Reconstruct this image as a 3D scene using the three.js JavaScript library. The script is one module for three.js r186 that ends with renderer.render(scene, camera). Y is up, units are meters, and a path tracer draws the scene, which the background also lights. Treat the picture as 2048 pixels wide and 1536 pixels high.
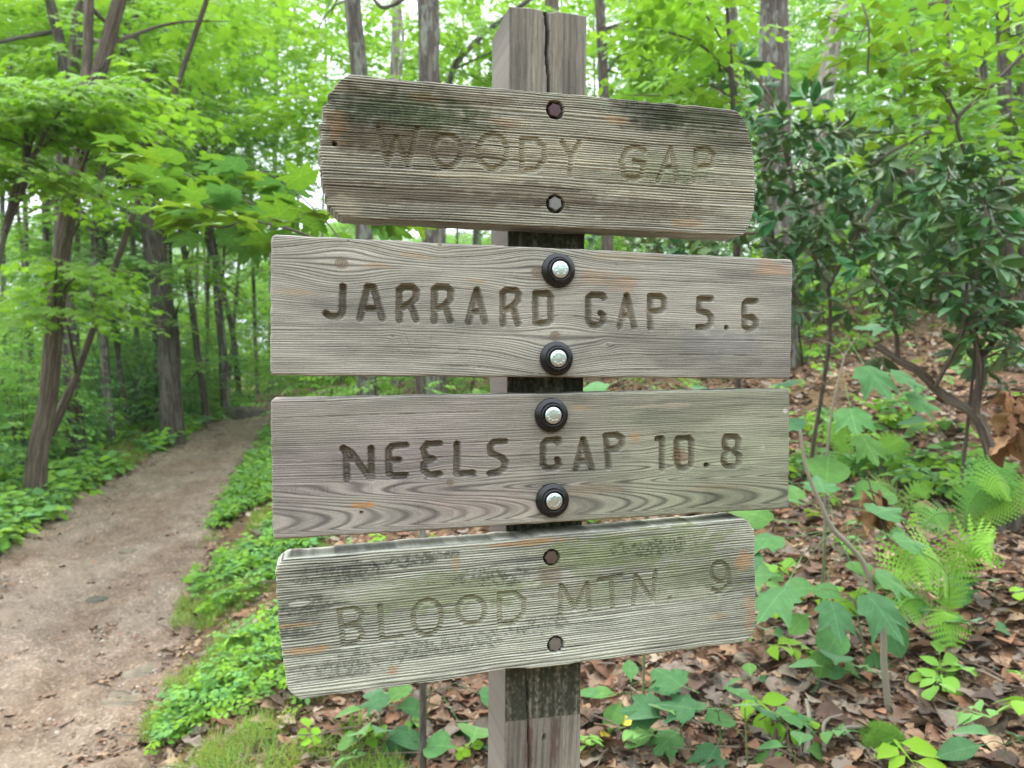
import * as THREE from 'three';
import { mergeGeometries } from 'three/addons/utils/BufferGeometryUtils.js';

// ------------------------------------------------------------------ camera, sky, sun, exposure
const scene = new THREE.Scene();
const W0 = 2048, H0 = 1536, F = 1540, EYE = 1.5, PITCH = -2.5 * Math.PI / 180;
const camera = new THREE.PerspectiveCamera(2 * Math.atan(H0 / 2 / F) * 180 / Math.PI, W0 / H0, 0.05, 900);
camera.position.set(0, EYE, 0);
camera.rotation.x = PITCH;
camera.focus = 0.83;            // the sign is sharp, the woods slightly soft, as through a phone's lens
camera.userData.fStop = 8.8;
camera.updateMatrixWorld(true);
{ // overcast sky seen through the trees: pale, a little brighter overhead
  const w = 256, h = 128, a = new Float32Array(w * h * 4);
  for (let j = 0; j < h; j++) for (let i = 0; i < w; i++) {
    const el = (j + 0.5) / h * Math.PI - Math.PI / 2, s = Math.max(0, Math.sin(el)), L = 1.55 * (0.72 + 0.55 * s), k = 4 * (j * w + i);
    a[k] = 0.93 * L; a[k + 1] = 1.0 * L; a[k + 2] = 1.1 * L; a[k + 3] = 1;
  }
  const t = new THREE.DataTexture(a, w, h, THREE.RGBAFormat, THREE.FloatType);
  t.mapping = THREE.EquirectangularReflectionMapping; t.magFilter = THREE.LinearFilter; t.needsUpdate = true;
  scene.background = t; scene.environment = t;
}
const sun = new THREE.DirectionalLight(new THREE.Color(1, 0.95, 0.86), 1.5);
sun.position.set(-9, 26, -12); sun.target.position.set(0, 0, -4);
sun.castShadow = true; sun.shadow.radius = 24; sun.shadow.mapSize.set(2048, 2048);
Object.assign(sun.shadow.camera, { left: -30, right: 30, top: 30, bottom: -30, near: 1, far: 90 });
scene.add(sun, sun.target);
const renderer = new THREE.WebGLRenderer({ antialias: true });
renderer.toneMapping = THREE.LinearToneMapping;
renderer.toneMappingExposure = 1.98;
renderer.outputColorSpace = THREE.SRGBColorSpace;
renderer.shadowMap.enabled = true;

// ------------------------------------------------------------------ helpers
function rng(seed) { let a = seed >>> 0; return () => { a = (a + 0x6D2B79F5) | 0; let t = Math.imul(a ^ (a >>> 15), 1 | a); t = (t + Math.imul(t ^ (t >>> 7), 61 | t)) ^ t; return ((t ^ (t >>> 14)) >>> 0) / 4294967296; }; }
const V = (x, y, z) => new THREE.Vector3(x, y, z);
const clamp = (x, a = 0, b = 1) => x < a ? a : x > b ? b : x;
const lerp = (a, b, t) => a + (b - a) * t;
const smooth = (a, b, x) => { const t = clamp((x - a) / (b - a)); return t * t * (3 - 2 * t); };
function h2(ix, iy, s) { let h = Math.imul(ix, 374761393) ^ Math.imul(iy, 668265263) ^ Math.imul(s, 2147483647 ^ 974711); h = Math.imul(h ^ (h >>> 13), 1274126177); return ((h ^ (h >>> 16)) >>> 0) / 4294967296; }
function noise(x, y, s = 0) { // value noise, 0..1
  const ix = Math.floor(x), iy = Math.floor(y); let u = x - ix, v = y - iy; u = u * u * (3 - 2 * u); v = v * v * (3 - 2 * v);
  const a = h2(ix, iy, s), b = h2(ix + 1, iy, s), c = h2(ix, iy + 1, s), d = h2(ix + 1, iy + 1, s);
  return a + (b - a) * u + (c - a) * v + (a - b - c + d) * u * v;
}
function fbm(x, y, s = 0, n = 4) { let r = 0, a = 0.5, t = 0; for (let i = 0; i < n; i++) { r += a * noise(x, y, s + i * 17); t += a; x *= 2.03; y *= 2.03; a *= 0.5; } return r / t; }
const names = new Map();
function numbered(name) { const n = names.get(name) || 0; names.set(name, n + 1); return n ? `${name}_${String(n).padStart(3, '0')}` : name; }
function thing(name, label, category, pos = V(0, 0, 0), group) { const o = new THREE.Group(); o.name = numbered(name); o.position.copy(pos); o.userData = { label, category }; if (group) o.userData.group = group; scene.add(o); return o; }
function part(name, geo, mat, parent, kind) { const m = new THREE.Mesh(geo, mat); m.name = name; m.castShadow = m.receiveShadow = true; if (kind) m.userData.kind = kind; parent.add(m); return m; }
function single(name, geo, mat, label, category, group) { const m = new THREE.Mesh(geo, mat); m.name = numbered(name); m.castShadow = m.receiveShadow = true; m.userData = { label, category }; if (group) m.userData.group = group; scene.add(m); return m; }
function structure(name, geo, mat, label) { const m = new THREE.Mesh(geo, mat); m.name = name; m.castShadow = m.receiveShadow = true; m.userData = { kind: 'structure', label, category: name.replace(/_/g, ' ') }; scene.add(m); return m; }
function instanced(name, geo, mat, mats, cols, parent, kind = 'stuff') {
  const m = new THREE.InstancedMesh(geo, mat, mats.length); m.name = name; m.castShadow = m.receiveShadow = true;
  for (let i = 0; i < mats.length; i++) { m.setMatrixAt(i, mats[i]); if (cols) m.setColorAt(i, cols[i]); }
  if (kind) m.userData.kind = kind;
  parent.add(m); return m;
}
function tex8(w, h, fill, srgb, repeat = true) {
  const a = new Uint8Array(w * h * 4), o = [0, 0, 0, 255];
  for (let j = 0; j < h; j++) for (let i = 0; i < w; i++) { o[3] = 255; fill(i, j, o); const k = 4 * (j * w + i); a[k] = clamp(o[0], 0, 255); a[k + 1] = clamp(o[1], 0, 255); a[k + 2] = clamp(o[2], 0, 255); a[k + 3] = clamp(o[3], 0, 255); }
  const t = new THREE.DataTexture(a, w, h, THREE.RGBAFormat, THREE.UnsignedByteType);
  t.magFilter = THREE.LinearFilter; t.minFilter = THREE.LinearFilter; t.wrapS = t.wrapT = repeat ? THREE.RepeatWrapping : THREE.ClampToEdgeWrapping;
  if (srgb) t.colorSpace = THREE.SRGBColorSpace; t.needsUpdate = true; return t;
}
// rays through the photograph's pixels (2048 x 1536)
const EYE_P = V(0, EYE, 0);
function rayDir(px, py) { return V((px - W0 / 2) / F, -(py - H0 / 2) / F, -1).applyAxisAngle(V(1, 0, 0), PITCH); }
function atDepth(px, py, d) { const r = rayDir(px, py); return EYE_P.clone().addScaledVector(r, d / -r.z); }
function tube(pts, radii, radial = 8, perSeg = 3, lump = 0, seed = 0, cap = true) { // tapered tube along points, uv in metres
  const c = new THREE.CatmullRomCurve3(pts, false, 'centripetal'), n = Math.max(2, (pts.length - 1) * perSeg), pos = [], uv = [], idx = [];
  const P = [], T = []; for (let i = 0; i <= n; i++) { P.push(c.getPoint(i / n)); T.push(c.getTangent(i / n)); }
  let N = Math.abs(T[0].y) > 0.9 ? V(1, 0, 0) : V(0, 1, 0); let len = 0;
  for (let i = 0; i <= n; i++) {
    N = N.clone().addScaledVector(T[i], -N.dot(T[i])).normalize(); const B = T[i].clone().cross(N);
    const q = i / n * (radii.length - 1), k = Math.min(radii.length - 2, Math.floor(q)), r0 = radii.length > 1 ? lerp(radii[k], radii[k + 1], q - k) : radii[0];
    if (i) len += P[i].distanceTo(P[i - 1]);
    for (let j = 0; j <= radial; j++) {
      const a = j / radial * 2 * Math.PI, jj = j % radial, r = r0 * (1 + (lump ? lump * (fbm(jj * 0.9 + 31, len / r0 * 0.35 + seed, seed, 2) - 0.5) : 0));
      const p = P[i].clone().addScaledVector(N, r * Math.cos(a)).addScaledVector(B, r * Math.sin(a));
      pos.push(p.x, p.y, p.z); uv.push(j / radial * 2 * Math.PI * radii[0], len);
    }
  }
  for (let i = 0; i < n; i++) for (let j = 0; j < radial; j++) { const a = i * (radial + 1) + j, b = a + radial + 1; idx.push(a, a + 1, b, b, a + 1, b + 1); }
  if (cap) { const k = pos.length / 3; pos.push(...P[n].toArray()); uv.push(0, len); for (let j = 0; j < radial; j++) idx.push(n * (radial + 1) + j, n * (radial + 1) + j + 1, k); }
  const g = new THREE.BufferGeometry(); g.setAttribute('position', new THREE.Float32BufferAttribute(pos, 3)); g.setAttribute('uv', new THREE.Float32BufferAttribute(uv, 2)); g.setIndex(idx); g.computeVertexNormals(); return g;
}
// ------------------------------------------------------------------ terrain
const gradeAt = d => 0.04 * (d - 2.5);
const pathTable = [[1900, -190, 265], [1536, -135, 300], [1400, -95, 330], [1250, -50, 365], [1110, 5, 405], [1000, 160, 455], [900, 335, 512], [850, 425, 548], [815, 505, 610], [800, 545, 660]].map(([y, l, r]) => {
  const k = rayDir(l, y), q = rayDir(r, y);
  const solve = v => { const tt = (EYE + 0.1) / (0.04 * -v.z - v.y); return [tt * -v.z, tt * v.x]; };
  const [d, xl] = solve(k), [, xr] = solve(q); return { d, xl, xr };
});
function pathEdges(d) {
  const T = pathTable; let i = 0; while (i < T.length - 2 && d > T[i + 1].d) i++;
  const a = T[i], b = T[i + 1]; let t = (d - a.d) / (b.d - a.d); t = Math.max(t, -1.2);
  if (t > 1) { const e = d - b.d; return [b.xl + 0.25 * e + 0.03 * e * e, b.xr + 0.25 * e + 0.03 * e * e]; } // bends away to the right
  return [lerp(a.xl, b.xl, t), lerp(a.xr, b.xr, t)];
}
function groundY(x, z) {
  const d = Math.max(-z, -6), e = gradeAt(clamp(d, -3, 45)), [l, r] = pathEdges(Math.min(d, 22));
  let y = e; const bump = (fbm(x * 0.7 + 9, z * 0.7, 3, 3) - 0.5) * 0.22 + (fbm(x * 4, z * 4, 5, 3) - 0.5) * 0.05;
  if (x < l) { const o = l - x; y += 0.06 * smooth(0, 0.3, o) - 0.2 * Math.max(0, o - 0.6) + bump * smooth(0, 1.5, o); y = Math.max(y, e - 5); }
  else if (x > r) { const o = x - r; y += 0.07 * smooth(0, 0.25, o) + 0.2 * Math.max(0, Math.min(o, 26) - 0.1) + bump * smooth(0, 1.2, o); }
  else y -= 0.035 * Math.sin(Math.PI * (x - l) / (r - l)) - (fbm(x * 2.2, z * 2.2, 8, 3) - 0.5) * 0.05;
  return y;
}
const onGround = (x, z, up = 0) => V(x, groundY(x, z) + up, z);
function groundHit(px, py) { // where the ray through a pixel meets the ground
  const r = rayDir(px, py).normalize(); let t = 0.3, p = EYE_P;
  while (t < 60) { const q = EYE_P.clone().addScaledVector(r, t); if (q.y < groundY(q.x, q.z)) { let a = t - 0.05, b = t; for (let i = 0; i < 14; i++) { const m = (a + b) / 2, w = EYE_P.clone().addScaledVector(r, m); if (w.y < groundY(w.x, w.z)) b = m; else a = m; } return EYE_P.clone().addScaledVector(r, b); } t += 0.05; }
  return EYE_P.clone().addScaledVector(r, 40);
}
const inPath = (x, z, m = 0) => { const [l, r] = pathEdges(-z); return x > l + m && x < r - m && -z < 22; };
// one sheet to the horizon, finer near the sign
{
  const n = 300, ax = k => { const s = k / n * 2 - 1; return Math.sign(s) * (Math.exp(Math.abs(s) * 5.6) - 1) * 1.05; };
  const pos = [], uv = [], col = [], idx = [];
  for (let j = 0; j <= n; j++) for (let i = 0; i <= n; i++) {
    const x = ax(i) - 0.6, z = ax(j) - 3.2, y = groundY(x, z) - (inPath(x, z, 0.02) ? 0.03 : 0);
    pos.push(x, y, z); uv.push(x / 1.6, z / 1.6);
    const g = smooth(0.42, 0.62, fbm(x * 0.8, z * 0.8, 21, 3));
    col.push(lerp(0.9, 0.75, g), lerp(0.88, 0.86, g), lerp(0.85, 0.6, g));
  }
  for (let j = 0; j < n; j++) for (let i = 0; i < n; i++) { const a = j * (n + 1) + i, b = a + n + 1; idx.push(a, b, a + 1, a + 1, b, b + 1); }
  const g = new THREE.BufferGeometry(); g.setAttribute('position', new THREE.Float32BufferAttribute(pos, 3)); g.setAttribute('uv', new THREE.Float32BufferAttribute(uv, 2)); g.setAttribute('color', new THREE.Float32BufferAttribute(col, 3)); g.setIndex(idx); g.computeVertexNormals();
  const S = 1024, wrapN = (i, j, f, s, n) => { // tiles
    const u = i / S, v = j / S; const a = fbm(u * f, v * f, s, n), b = fbm((u - 1) * f, v * f, s, n), c = fbm(u * f, (v - 1) * f, s, n), d = fbm((u - 1) * f, (v - 1) * f, s, n), wx = smooth(0.8, 1, u), wy = smooth(0.8, 1, v); return lerp(lerp(a, b, wx), lerp(c, d, wx), wy); };
  const soil = tex8(S, S, (i, j, o) => { const a = wrapN(i, j, 9, 1, 4), b = wrapN(i, j, 60, 7, 3), t = clamp(0.55 * a + 0.75 * b - 0.15); o[0] = lerp(58, 150, t); o[1] = lerp(42, 112, t); o[2] = lerp(30, 82, t); }, true);
  const soilB = tex8(S, S, (i, j, o) => { const t = 255 * wrapN(i, j, 60, 7, 3); o[0] = o[1] = o[2] = t; });
  structure('ground', g, new THREE.MeshStandardMaterial({ map: soil, bumpMap: soilB, bumpScale: 0.012, vertexColors: true, roughness: 1 }), 'woodland floor of dark soil under leaf litter rising to the bank');
  // the trodden trail
  const m = 90, rows = 420, p2 = [], u2 = [], c2 = [], i2 = [];
  for (let j = 0; j <= rows; j++) {
    const d = 0.9 + 21 * Math.pow(j / rows, 1.9), [l, r] = pathEdges(d);
    for (let i = 0; i <= m; i++) {
      const t = i / m, wob = 0.09 * (fbm(d * 2.3, i < m / 2 ? 3 : 77, 41, 3) - 0.5), x = lerp(l - 0.16 - wob, r + 0.16 + wob, t), z = -d;
      const o = Math.min(t, 1 - t) * (r - l + 0.32), rim = smooth(0, 0.18, o);
      const y = groundY(x, z) + 0.006 * rim - 0.05 * (1 - rim) + (fbm(x * 11, z * 11, 51, 3) - 0.5) * 0.035 * rim + Math.pow(fbm(x * 5, z * 5, 57, 3), 3) * 0.09 * rim + 0.012 * smooth(0.58, 0.7, fbm(x * 16, z * 16, 58, 2)) * rim;
      p2.push(x, y, z); u2.push(x / 1.3, z / 1.3);
      const v = fbm(x * 1.6, z * 1.6, 61, 4), dk = smooth(0.5, 0.7, fbm(x * 3, z * 1.2, 66, 3)), b = lerp(0.86, 1.08, v);
      c2.push(b * lerp(1, 0.82, dk), b * lerp(1, 0.76, dk), b * lerp(1, 0.72, dk));
    }
  }
  for (let j = 0; j < rows; j++) for (let i = 0; i < m; i++) { const a = j * (m + 1) + i, b = a + m + 1; i2.push(a, a + 1, b, b, a + 1, b + 1); }
  const gp = new THREE.BufferGeometry(); gp.setAttribute('position', new THREE.Float32BufferAttribute(p2, 3)); gp.setAttribute('uv', new THREE.Float32BufferAttribute(u2, 2)); gp.setAttribute('color', new THREE.Float32BufferAttribute(c2, 3)); gp.setIndex(i2); gp.computeVertexNormals();
  const dirt = tex8(S, S, (i, j, o) => { const a = wrapN(i, j, 14, 3, 4), b = wrapN(i, j, 130, 9, 2), t = clamp(0.6 * a + 0.6 * b - 0.1), s = smooth(0.66, 0.74, b); o[0] = lerp(92, 162, t) + 16 * s; o[1] = lerp(79, 143, t) + 16 * s; o[2] = lerp(65, 123, t) + 17 * s; }, true);
  const dirtB = tex8(S, S, (i, j, o) => { o[0] = o[1] = o[2] = 255 * (0.5 * wrapN(i, j, 130, 9, 2) + 0.5 * wrapN(i, j, 30, 19, 3)); });
  structure('path', gp, new THREE.MeshStandardMaterial({ map: dirt, bumpMap: dirtB, bumpScale: 0.014, vertexColors: true, roughness: 1 }), 'trodden sandy dirt trail curving away past the sign');
}
// ------------------------------------------------------------------ the signpost
const SR = new THREE.Matrix4().makeRotationX(PITCH).multiply(new THREE.Matrix4().makeRotationY(13.714 * Math.PI / 180)).multiply(new THREE.Matrix4().makeRotationX(1.5466 * Math.PI / 180));
const SRI = SR.clone().invert();
const SO = V(0, 0, -0.82).applyAxisAngle(V(1, 0, 0), PITCH).add(EYE_P);       // middle of the plane of the board fronts
function signPx(px, py, z = 0) { const d = rayDir(px, py).applyMatrix4(SRI), o = EYE_P.clone().sub(SO).applyMatrix4(SRI), t = (z - o.z) / d.z; return o.addScaledVector(d, t); }
const SIGN_BASE = V(0.0485, -1.42, -0.0825);                                    // foot of the post, in the sign's own axes
const sign = thing('trail_signpost', 'weathered wooden trail signpost with four carved grey boards bolted to its post', 'signpost', SIGN_BASE.clone().applyMatrix4(SR).add(SO));
sign.quaternion.setFromRotationMatrix(SR);

function woodPiece(s) { // a weathered board: front face as a relief grid, sides wrapped round, colour and fine fibre from its own grain
  const { L, H, T } = s, TW = s.texW || 2048, px = (L + 2 * T) / TW, TH = Math.round((H + 2 * T) / px), seed = s.seed;
  const toB = s.toLocal, N = TW * TH, hgt = new Float32Array(N), cut = new Float32Array(N).fill(9), cutD = new Float32Array(N), grn = new Float32Array(N), rgb = new Uint8Array(N * 4), fine = new Uint8Array(N * 4);
  const X = i => (i + 0.5) * px - L / 2 - T, Y = j => (j + 0.5) * px - H / 2 - T;
  const ix = x => (x + L / 2 + T) / px - 0.5, iy = y => (y + H / 2 + T) / px - 0.5;
  // strokes: distance over radius, deepest wins
  const stroke = (a, b, r, depth) => {
    const i0 = Math.max(0, Math.floor(ix(Math.min(a[0], b[0]) - r * 1.6))), i1 = Math.min(TW - 1, Math.ceil(ix(Math.max(a[0], b[0]) + r * 1.6))), j0 = Math.max(0, Math.floor(iy(Math.min(a[1], b[1]) - r * 1.6))), j1 = Math.min(TH - 1, Math.ceil(iy(Math.max(a[1], b[1]) + r * 1.6)));
    const dx = b[0] - a[0], dy = b[1] - a[1], l2 = dx * dx + dy * dy || 1e-12;
    for (let j = j0; j <= j1; j++) for (let i = i0; i <= i1; i++) {
      const x = X(i), y = Y(j), t = clamp(((x - a[0]) * dx + (y - a[1]) * dy) / l2), wob = 1 + 0.14 * (noise(x * 420, y * 420, seed + 3) - 0.5) + 0.1 * (noise(x * 130, y * 130, seed + 4) - 0.5), d = Math.hypot(x - a[0] - t * dx, y - a[1] - t * dy) / (r * wob), k = j * TW + i;
      if (d < cut[k]) { cut[k] = d; cutD[k] = depth; }
    }
  };
  for (const { pts, r, depth } of s.strokes || []) { const q = pts.map(p => toB(p[0], p[1])); if (q.length === 1) stroke(q[0], q[0], r, depth); for (let i = 1; i < q.length; i++) stroke(q[i - 1], q[i], r, depth); }
  const knots = (s.knots || []).map(k => { const c = toB(k[0], k[1]); return { x: c[0], y: c[1], r: k[2], w: k[3] ?? 3 }; });
  const stains = (s.stains || []).map(k => { const c = toB(k[0], k[1]); return { x: c[0], y: c[1], rx: k[2], ry: k[3], c: k[4], a: k[5], sp: k[6] ?? 0 }; });
  const holes = (s.holes || []).map(k => { const c = toB(k[0], k[1]); return { x: c[0], y: c[1], r: k[2], d: k[3] }; });
  for (let j = 0; j < TH; j++) for (let i = 0; i < TW; i++) {
    const x = X(i), y = Y(j), k = j * TW + i;
    let t = y + s.wave * (fbm(x * 3.1, y * 9, seed + 1, 2) - 0.5) + 0.0012 * (noise(x * 25, y * 120, seed + 2) - 0.5), inKnot = 0, ring = 0;
    for (const q of knots) { const dx = x - q.x, dy = y - q.y, R = q.r * q.w, e = Math.exp(-(dx * dx) / (R * R * 3.2) - dy * dy / (R * R * 1.4)); t -= dy * 0.75 * e; const d = Math.hypot(dx, dy * 1.15) / q.r; if (d < 1.25) { inKnot = Math.max(inKnot, smooth(1.15, 0.85, d)); ring = d; } }
    if (s.grain) t = s.grain(x, y, t);
    const ph = t / s.period + 1.6 * (noise(t / s.period * 0.31, x * 1.7, seed + 5) - 0.5), c = 0.5 + 0.5 * Math.cos(2 * Math.PI * ph), late = Math.pow(c, 1.3), line = Math.pow(1 - c, s.lineSharp ?? 2.4), gap = smooth(0.56, 0.74, fbm(x * 9 + 40, t * 620, seed + 25, 3));
    const amp = s.amp * (0.45 + 0.9 * fbm(x * 5, t * 40, seed + 6, 2)) * (0.8 + 0.4 * noise(x * 60, t * 300, seed + 7));
    let h = -amp * (line + 0.7 * gap * (s.weather ?? 0)) * (1 - inKnot * 0.8) + (s.und || 0) * (fbm(x * 4, y * 8, seed + 8, 2) - 0.5);
    h -= inKnot * 0.0006 * (0.5 + 0.5 * Math.cos(ring * 18));
    // checks: a few long thin cracks along the grain
    const chk = smooth(0.985, 1, 1 - Math.abs(((t / s.period / 7.3 + noise(x * 2, t * 8, seed + 9) * 0.25) % 1 + 1) % 1 - 0.5) * 0.6) * smooth(0.52, 0.66, noise(x * 6 + 5, Math.floor(t / s.period / 7.3) * 3.7, seed + 10)); h -= 0.0014 * chk * (s.checks ?? 1);
    // letters
    const d = cut[k]; let g = 0;
    if (d < 1.5) { g = s.softCut ? clamp(1 - smooth(0.35, 1.15, d)) : d < 1 ? Math.pow(1 - Math.pow(d, 2.8), 0.55) : 0; h -= cutD[k] * g; if (cutD[k] > 0.002 && !s.softCut) h += 0.0007 * g * (noise(x * 380, y * 380, seed + 11) - 0.5) * 2; }
    for (const q of holes) { const e = Math.hypot(x - q.x, y - q.y) / (q.r * (1 + 0.06 * (noise(x * 500, y * 500, seed) - 0.5))); if (e < 1.15) h -= q.d * smooth(1.04, 0.94, e); }
    hgt[k] = h; grn[k] = g;
    // colour: silvered wood, ring tone, fibres, stains
    const fib = noise(x * 70, t * 2400, seed + 12), fib2 = noise(x * 22, t * 900, seed + 13), big = fbm(x * 5 + 3, y * 14, seed + 14, 3), tone = 1 + s.ringTone * (0.28 - line) - (s.weather ?? 0) * 0.3 * gap + 0.13 * (fib - 0.5) + 0.15 * (fib2 - 0.5) + 0.3 * (big - 0.5) - 0.1 * smooth(0.7, 0.9, fbm((x * 0.9 + t * 0.5) * 500, (t * 0.9 - x * 0.3) * 900, seed + 26, 2)) - 0.1 * smooth(0.5, 0.7, fbm(x * 14, t * 60, seed + 29, 3)) + 0.06 * (noise(x * 900, y * 900, seed + 24) - 0.5);
    const mixb = smooth(0.42, 0.66, fbm(x * 4 + 11, t * 22, seed + 15, 3)); let R = lerp(s.a[0], s.b[0], mixb), G = lerp(s.a[1], s.b[1], mixb), B = lerp(s.a[2], s.b[2], mixb);
    if (s.tint) { const q = s.tint(x, y); R *= q[0]; G *= q[1]; B *= q[2]; }
    R *= tone; G *= tone; B *= tone;
    if (inKnot) { R = lerp(R, 112 + 30 * Math.cos(ring * 16), 0.6 * inKnot); G = lerp(G, 96 + 28 * Math.cos(ring * 16), 0.6 * inKnot); B = lerp(B, 80 + 26 * Math.cos(ring * 16), 0.6 * inKnot); }
    for (const q of stains) {
      const dx = (x - q.x) / q.rx, dy = (y - q.y) / q.ry, e = Math.sqrt(dx * dx + dy * dy); if (e > 1.7) continue;
      const n1 = 0.55 * fbm(x * 38 + q.x * 900, t * 420, seed + 16, 3) + 0.45 * fbm((x * 0.8 + y * 0.6) * 90, (y * 0.8 - x * 0.6) * 130, seed + 17, 3), n2 = q.sp ? smooth(0.44, 0.6, 0.6 * fbm((x * 0.83 + y * 0.56) * 430, (y * 0.83 - x * 0.56) * 520, seed + 18, 3) + 0.4 * fbm((x * 0.6 - y * 0.8) * 150, (x * 0.8 + y * 0.6) * 210, seed + 28, 2)) : 1;
      const m = q.a * smooth(0.0, 0.5, 1.05 - e + 2.0 * (n1 - 0.5)) * (q.sp ? lerp(1 - q.sp, 1, n2) : 1) * (0.7 + 0.3 * fib2);
      R = lerp(R, q.c[0] * (0.85 + 0.3 * fib), m); G = lerp(G, q.c[1] * (0.85 + 0.3 * fib), m); B = lerp(B, q.c[2] * (0.85 + 0.3 * fib), m);
    }
    if (g > 0.02 && s.cutTone) { const m = Math.min(1, g * 1.6) * s.cutTone[3] * (0.6 + 0.8 * noise(x * 90, y * 90, seed + 19)); R = lerp(R, s.cutTone[0] * tone, m); G = lerp(G, s.cutTone[1] * tone, m); B = lerp(B, s.cutTone[2] * tone, m); }
    if (s.paint) { const q = s.paint(x, y, t, [R, G, B]); R = q[0]; G = q[1]; B = q[2]; }
    rgb[4 * k] = clamp(R, 8, 250); rgb[4 * k + 1] = clamp(G, 8, 250); rgb[4 * k + 2] = clamp(B, 8, 250); rgb[4 * k + 3] = 255;
    const fh = 0.4 * fib + 0.3 * noise(x * 190, t * 5200, seed + 20) + 0.3 * noise(x * 700, y * 900, seed + 21); fine[4 * k] = fine[4 * k + 1] = fine[4 * k + 2] = clamp(fh * 255, 0, 255); fine[4 * k + 3] = 255;
  }
  const sample = (x, y) => { const u = clamp(ix(x), 0, TW - 1.001), v = clamp(iy(y), 0, TH - 1.001), i = Math.floor(u), j = Math.floor(v), a = u - i, b = v - j, k = j * TW + i; return lerp(lerp(hgt[k], hgt[k + 1], a), lerp(hgt[k + TW], hgt[k + TW + 1], a), b); };
  const [nu, nv] = s.grid, pos = [], uv = [], idx = [], [cTL, cTR, cBR, cBL] = s.corner, er = s.edge;
  const prof = (tab, v) => { if (!tab) return 0; let i = 0; while (i < tab.length - 2 && v > tab[i + 1][0]) i++; return lerp(tab[i][1], tab[i + 1][1], clamp((v - tab[i][0]) / (tab[i + 1][0] - tab[i][0]))); };
  const arc = (y, rT, rB) => { const a = y - (H / 2 - rT), b = -y - (H / 2 - rB); return a > 0 ? rT - Math.sqrt(Math.max(0, rT * rT - a * a)) : b > 0 ? rB - Math.sqrt(Math.max(0, rB * rB - b * b)) : 0; };
  const rag = s.rag ?? 0.0006;
  const xl = y => -L / 2 + arc(y, cTL, cBL) + prof(s.left, 0.5 - y / H) + rag * (s.ragL ?? 1) * 2 * (fbm(y * 240, 1, seed + 30, 3) - 0.5), xr = y => L / 2 - arc(y, cTR, cBR) - prof(s.right, 0.5 - y / H) - rag * 2 * (fbm(y * 240, 5, seed + 31, 3) - 0.5);
  const yt = x => H / 2 + prof(s.top, x / L + 0.5) + rag * 2 * (fbm(x * 60, 9, seed + 32, 3) - 0.5), yb = x => -H / 2 + prof(s.bottom, x / L + 0.5) + rag * 2 * (fbm(x * 60, 13, seed + 33, 3) - 0.5);
  const U = (x, y) => uv.push((x + L / 2 + T) / (L + 2 * T), (y + H / 2 + T) / (H + 2 * T));
  // rows and columns crowd towards the edges so that the rounded edge is smooth
  const crowd = t => { const e = 0.5 - Math.abs(t - 0.5), k = 0.06; return t < 0.5 ? (e < k ? e * e / k * 0.5 : e - k / 2) / (1 - k) : 1 - (e < k ? e * e / k * 0.5 : e - k / 2) / (1 - k); };
  for (let j = 0; j <= nv; j++) for (let i = 0; i <= nu; i++) {
    const yn = (crowd(j / nv) - 0.5) * H, a = xl(yn), b = xr(yn), x = lerp(a, b, crowd(i / nu)), y0 = yb(x), y1 = yt(x), y = lerp(y0, y1, yn / H + 0.5);
    const e = Math.min(x - a, b - x, y1 - y, y - y0), drop = e < er ? er - Math.sqrt(Math.max(0, er * er - (er - e) * (er - e))) : 0;
    pos.push(x, y, sample(x, y) * smooth(-0.5 * er, er, e) - drop); U(x, y);
  }
  for (let j = 0; j < nv; j++) for (let i = 0; i < nu; i++) { const a = j * (nu + 1) + i, b = a + nu + 1; idx.push(a, a + 1, b, b, a + 1, b + 1); }
  const loop = []; for (let i = 0; i < nu; i++) loop.push([i, 0]); for (let j = 0; j < nv; j++) loop.push([nu, j]); for (let i = nu; i > 0; i--) loop.push([i, nv]); for (let j = nv; j > 0; j--) loop.push([0, j]);
  let prev = loop.map(([i, j]) => j * (nu + 1) + i); const n = loop.length, zs = s.zs || [0.0015, 0.35, 0.7, 0.97, 1];
  for (const f of zs) {
    const z = -(f < 0.01 ? er + f : lerp(er, T, f)), cur = [];
    loop.forEach(([i, j], q) => {
      const k = j * (nu + 1) + i, x = pos[3 * k], y = pos[3 * k + 1], ox = i === 0 ? -1 : i === nu ? 1 : 0, oy = j === 0 ? -1 : j === nu ? 1 : 0, w = (f < 1 ? 0 : -0.0012) + (f > 0.01 && f < 1 ? 0.0009 * (fbm(x * 50, y * 50 + z * 160, seed + 40, 2) - 0.5) : 0);
      cur.push(pos.length / 3); pos.push(x + ox * w, y + oy * w, z); U(x + ox * -z * 0.98, y + oy * -z * 0.98);
    });
    for (let q = 0; q < n; q++) { const q2 = (q + 1) % n; idx.push(prev[q], cur[q], prev[q2], prev[q2], cur[q], cur[q2]); }
    prev = cur;
  }
  const c = pos.length / 3; pos.push(0, 0, -T); U(0, 0); for (let q = 0; q < n; q++) idx.push(prev[q], c, prev[(q + 1) % n]);
  const geo = new THREE.BufferGeometry(); geo.setAttribute('position', new THREE.Float32BufferAttribute(pos, 3)); geo.setAttribute('uv', new THREE.Float32BufferAttribute(uv, 2)); geo.setIndex(idx); geo.computeVertexNormals();
  const mk = (a, srgb) => { const t = new THREE.DataTexture(a, TW, TH, THREE.RGBAFormat, THREE.UnsignedByteType); t.magFilter = t.minFilter = THREE.LinearFilter; if (srgb) t.colorSpace = THREE.SRGBColorSpace; t.needsUpdate = true; return t; };
  return { geo, mat: new THREE.MeshStandardMaterial({ map: mk(rgb, true), bumpMap: mk(fine), bumpScale: s.fine ?? 0.0006, roughness: 0.92 }) };
}
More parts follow.
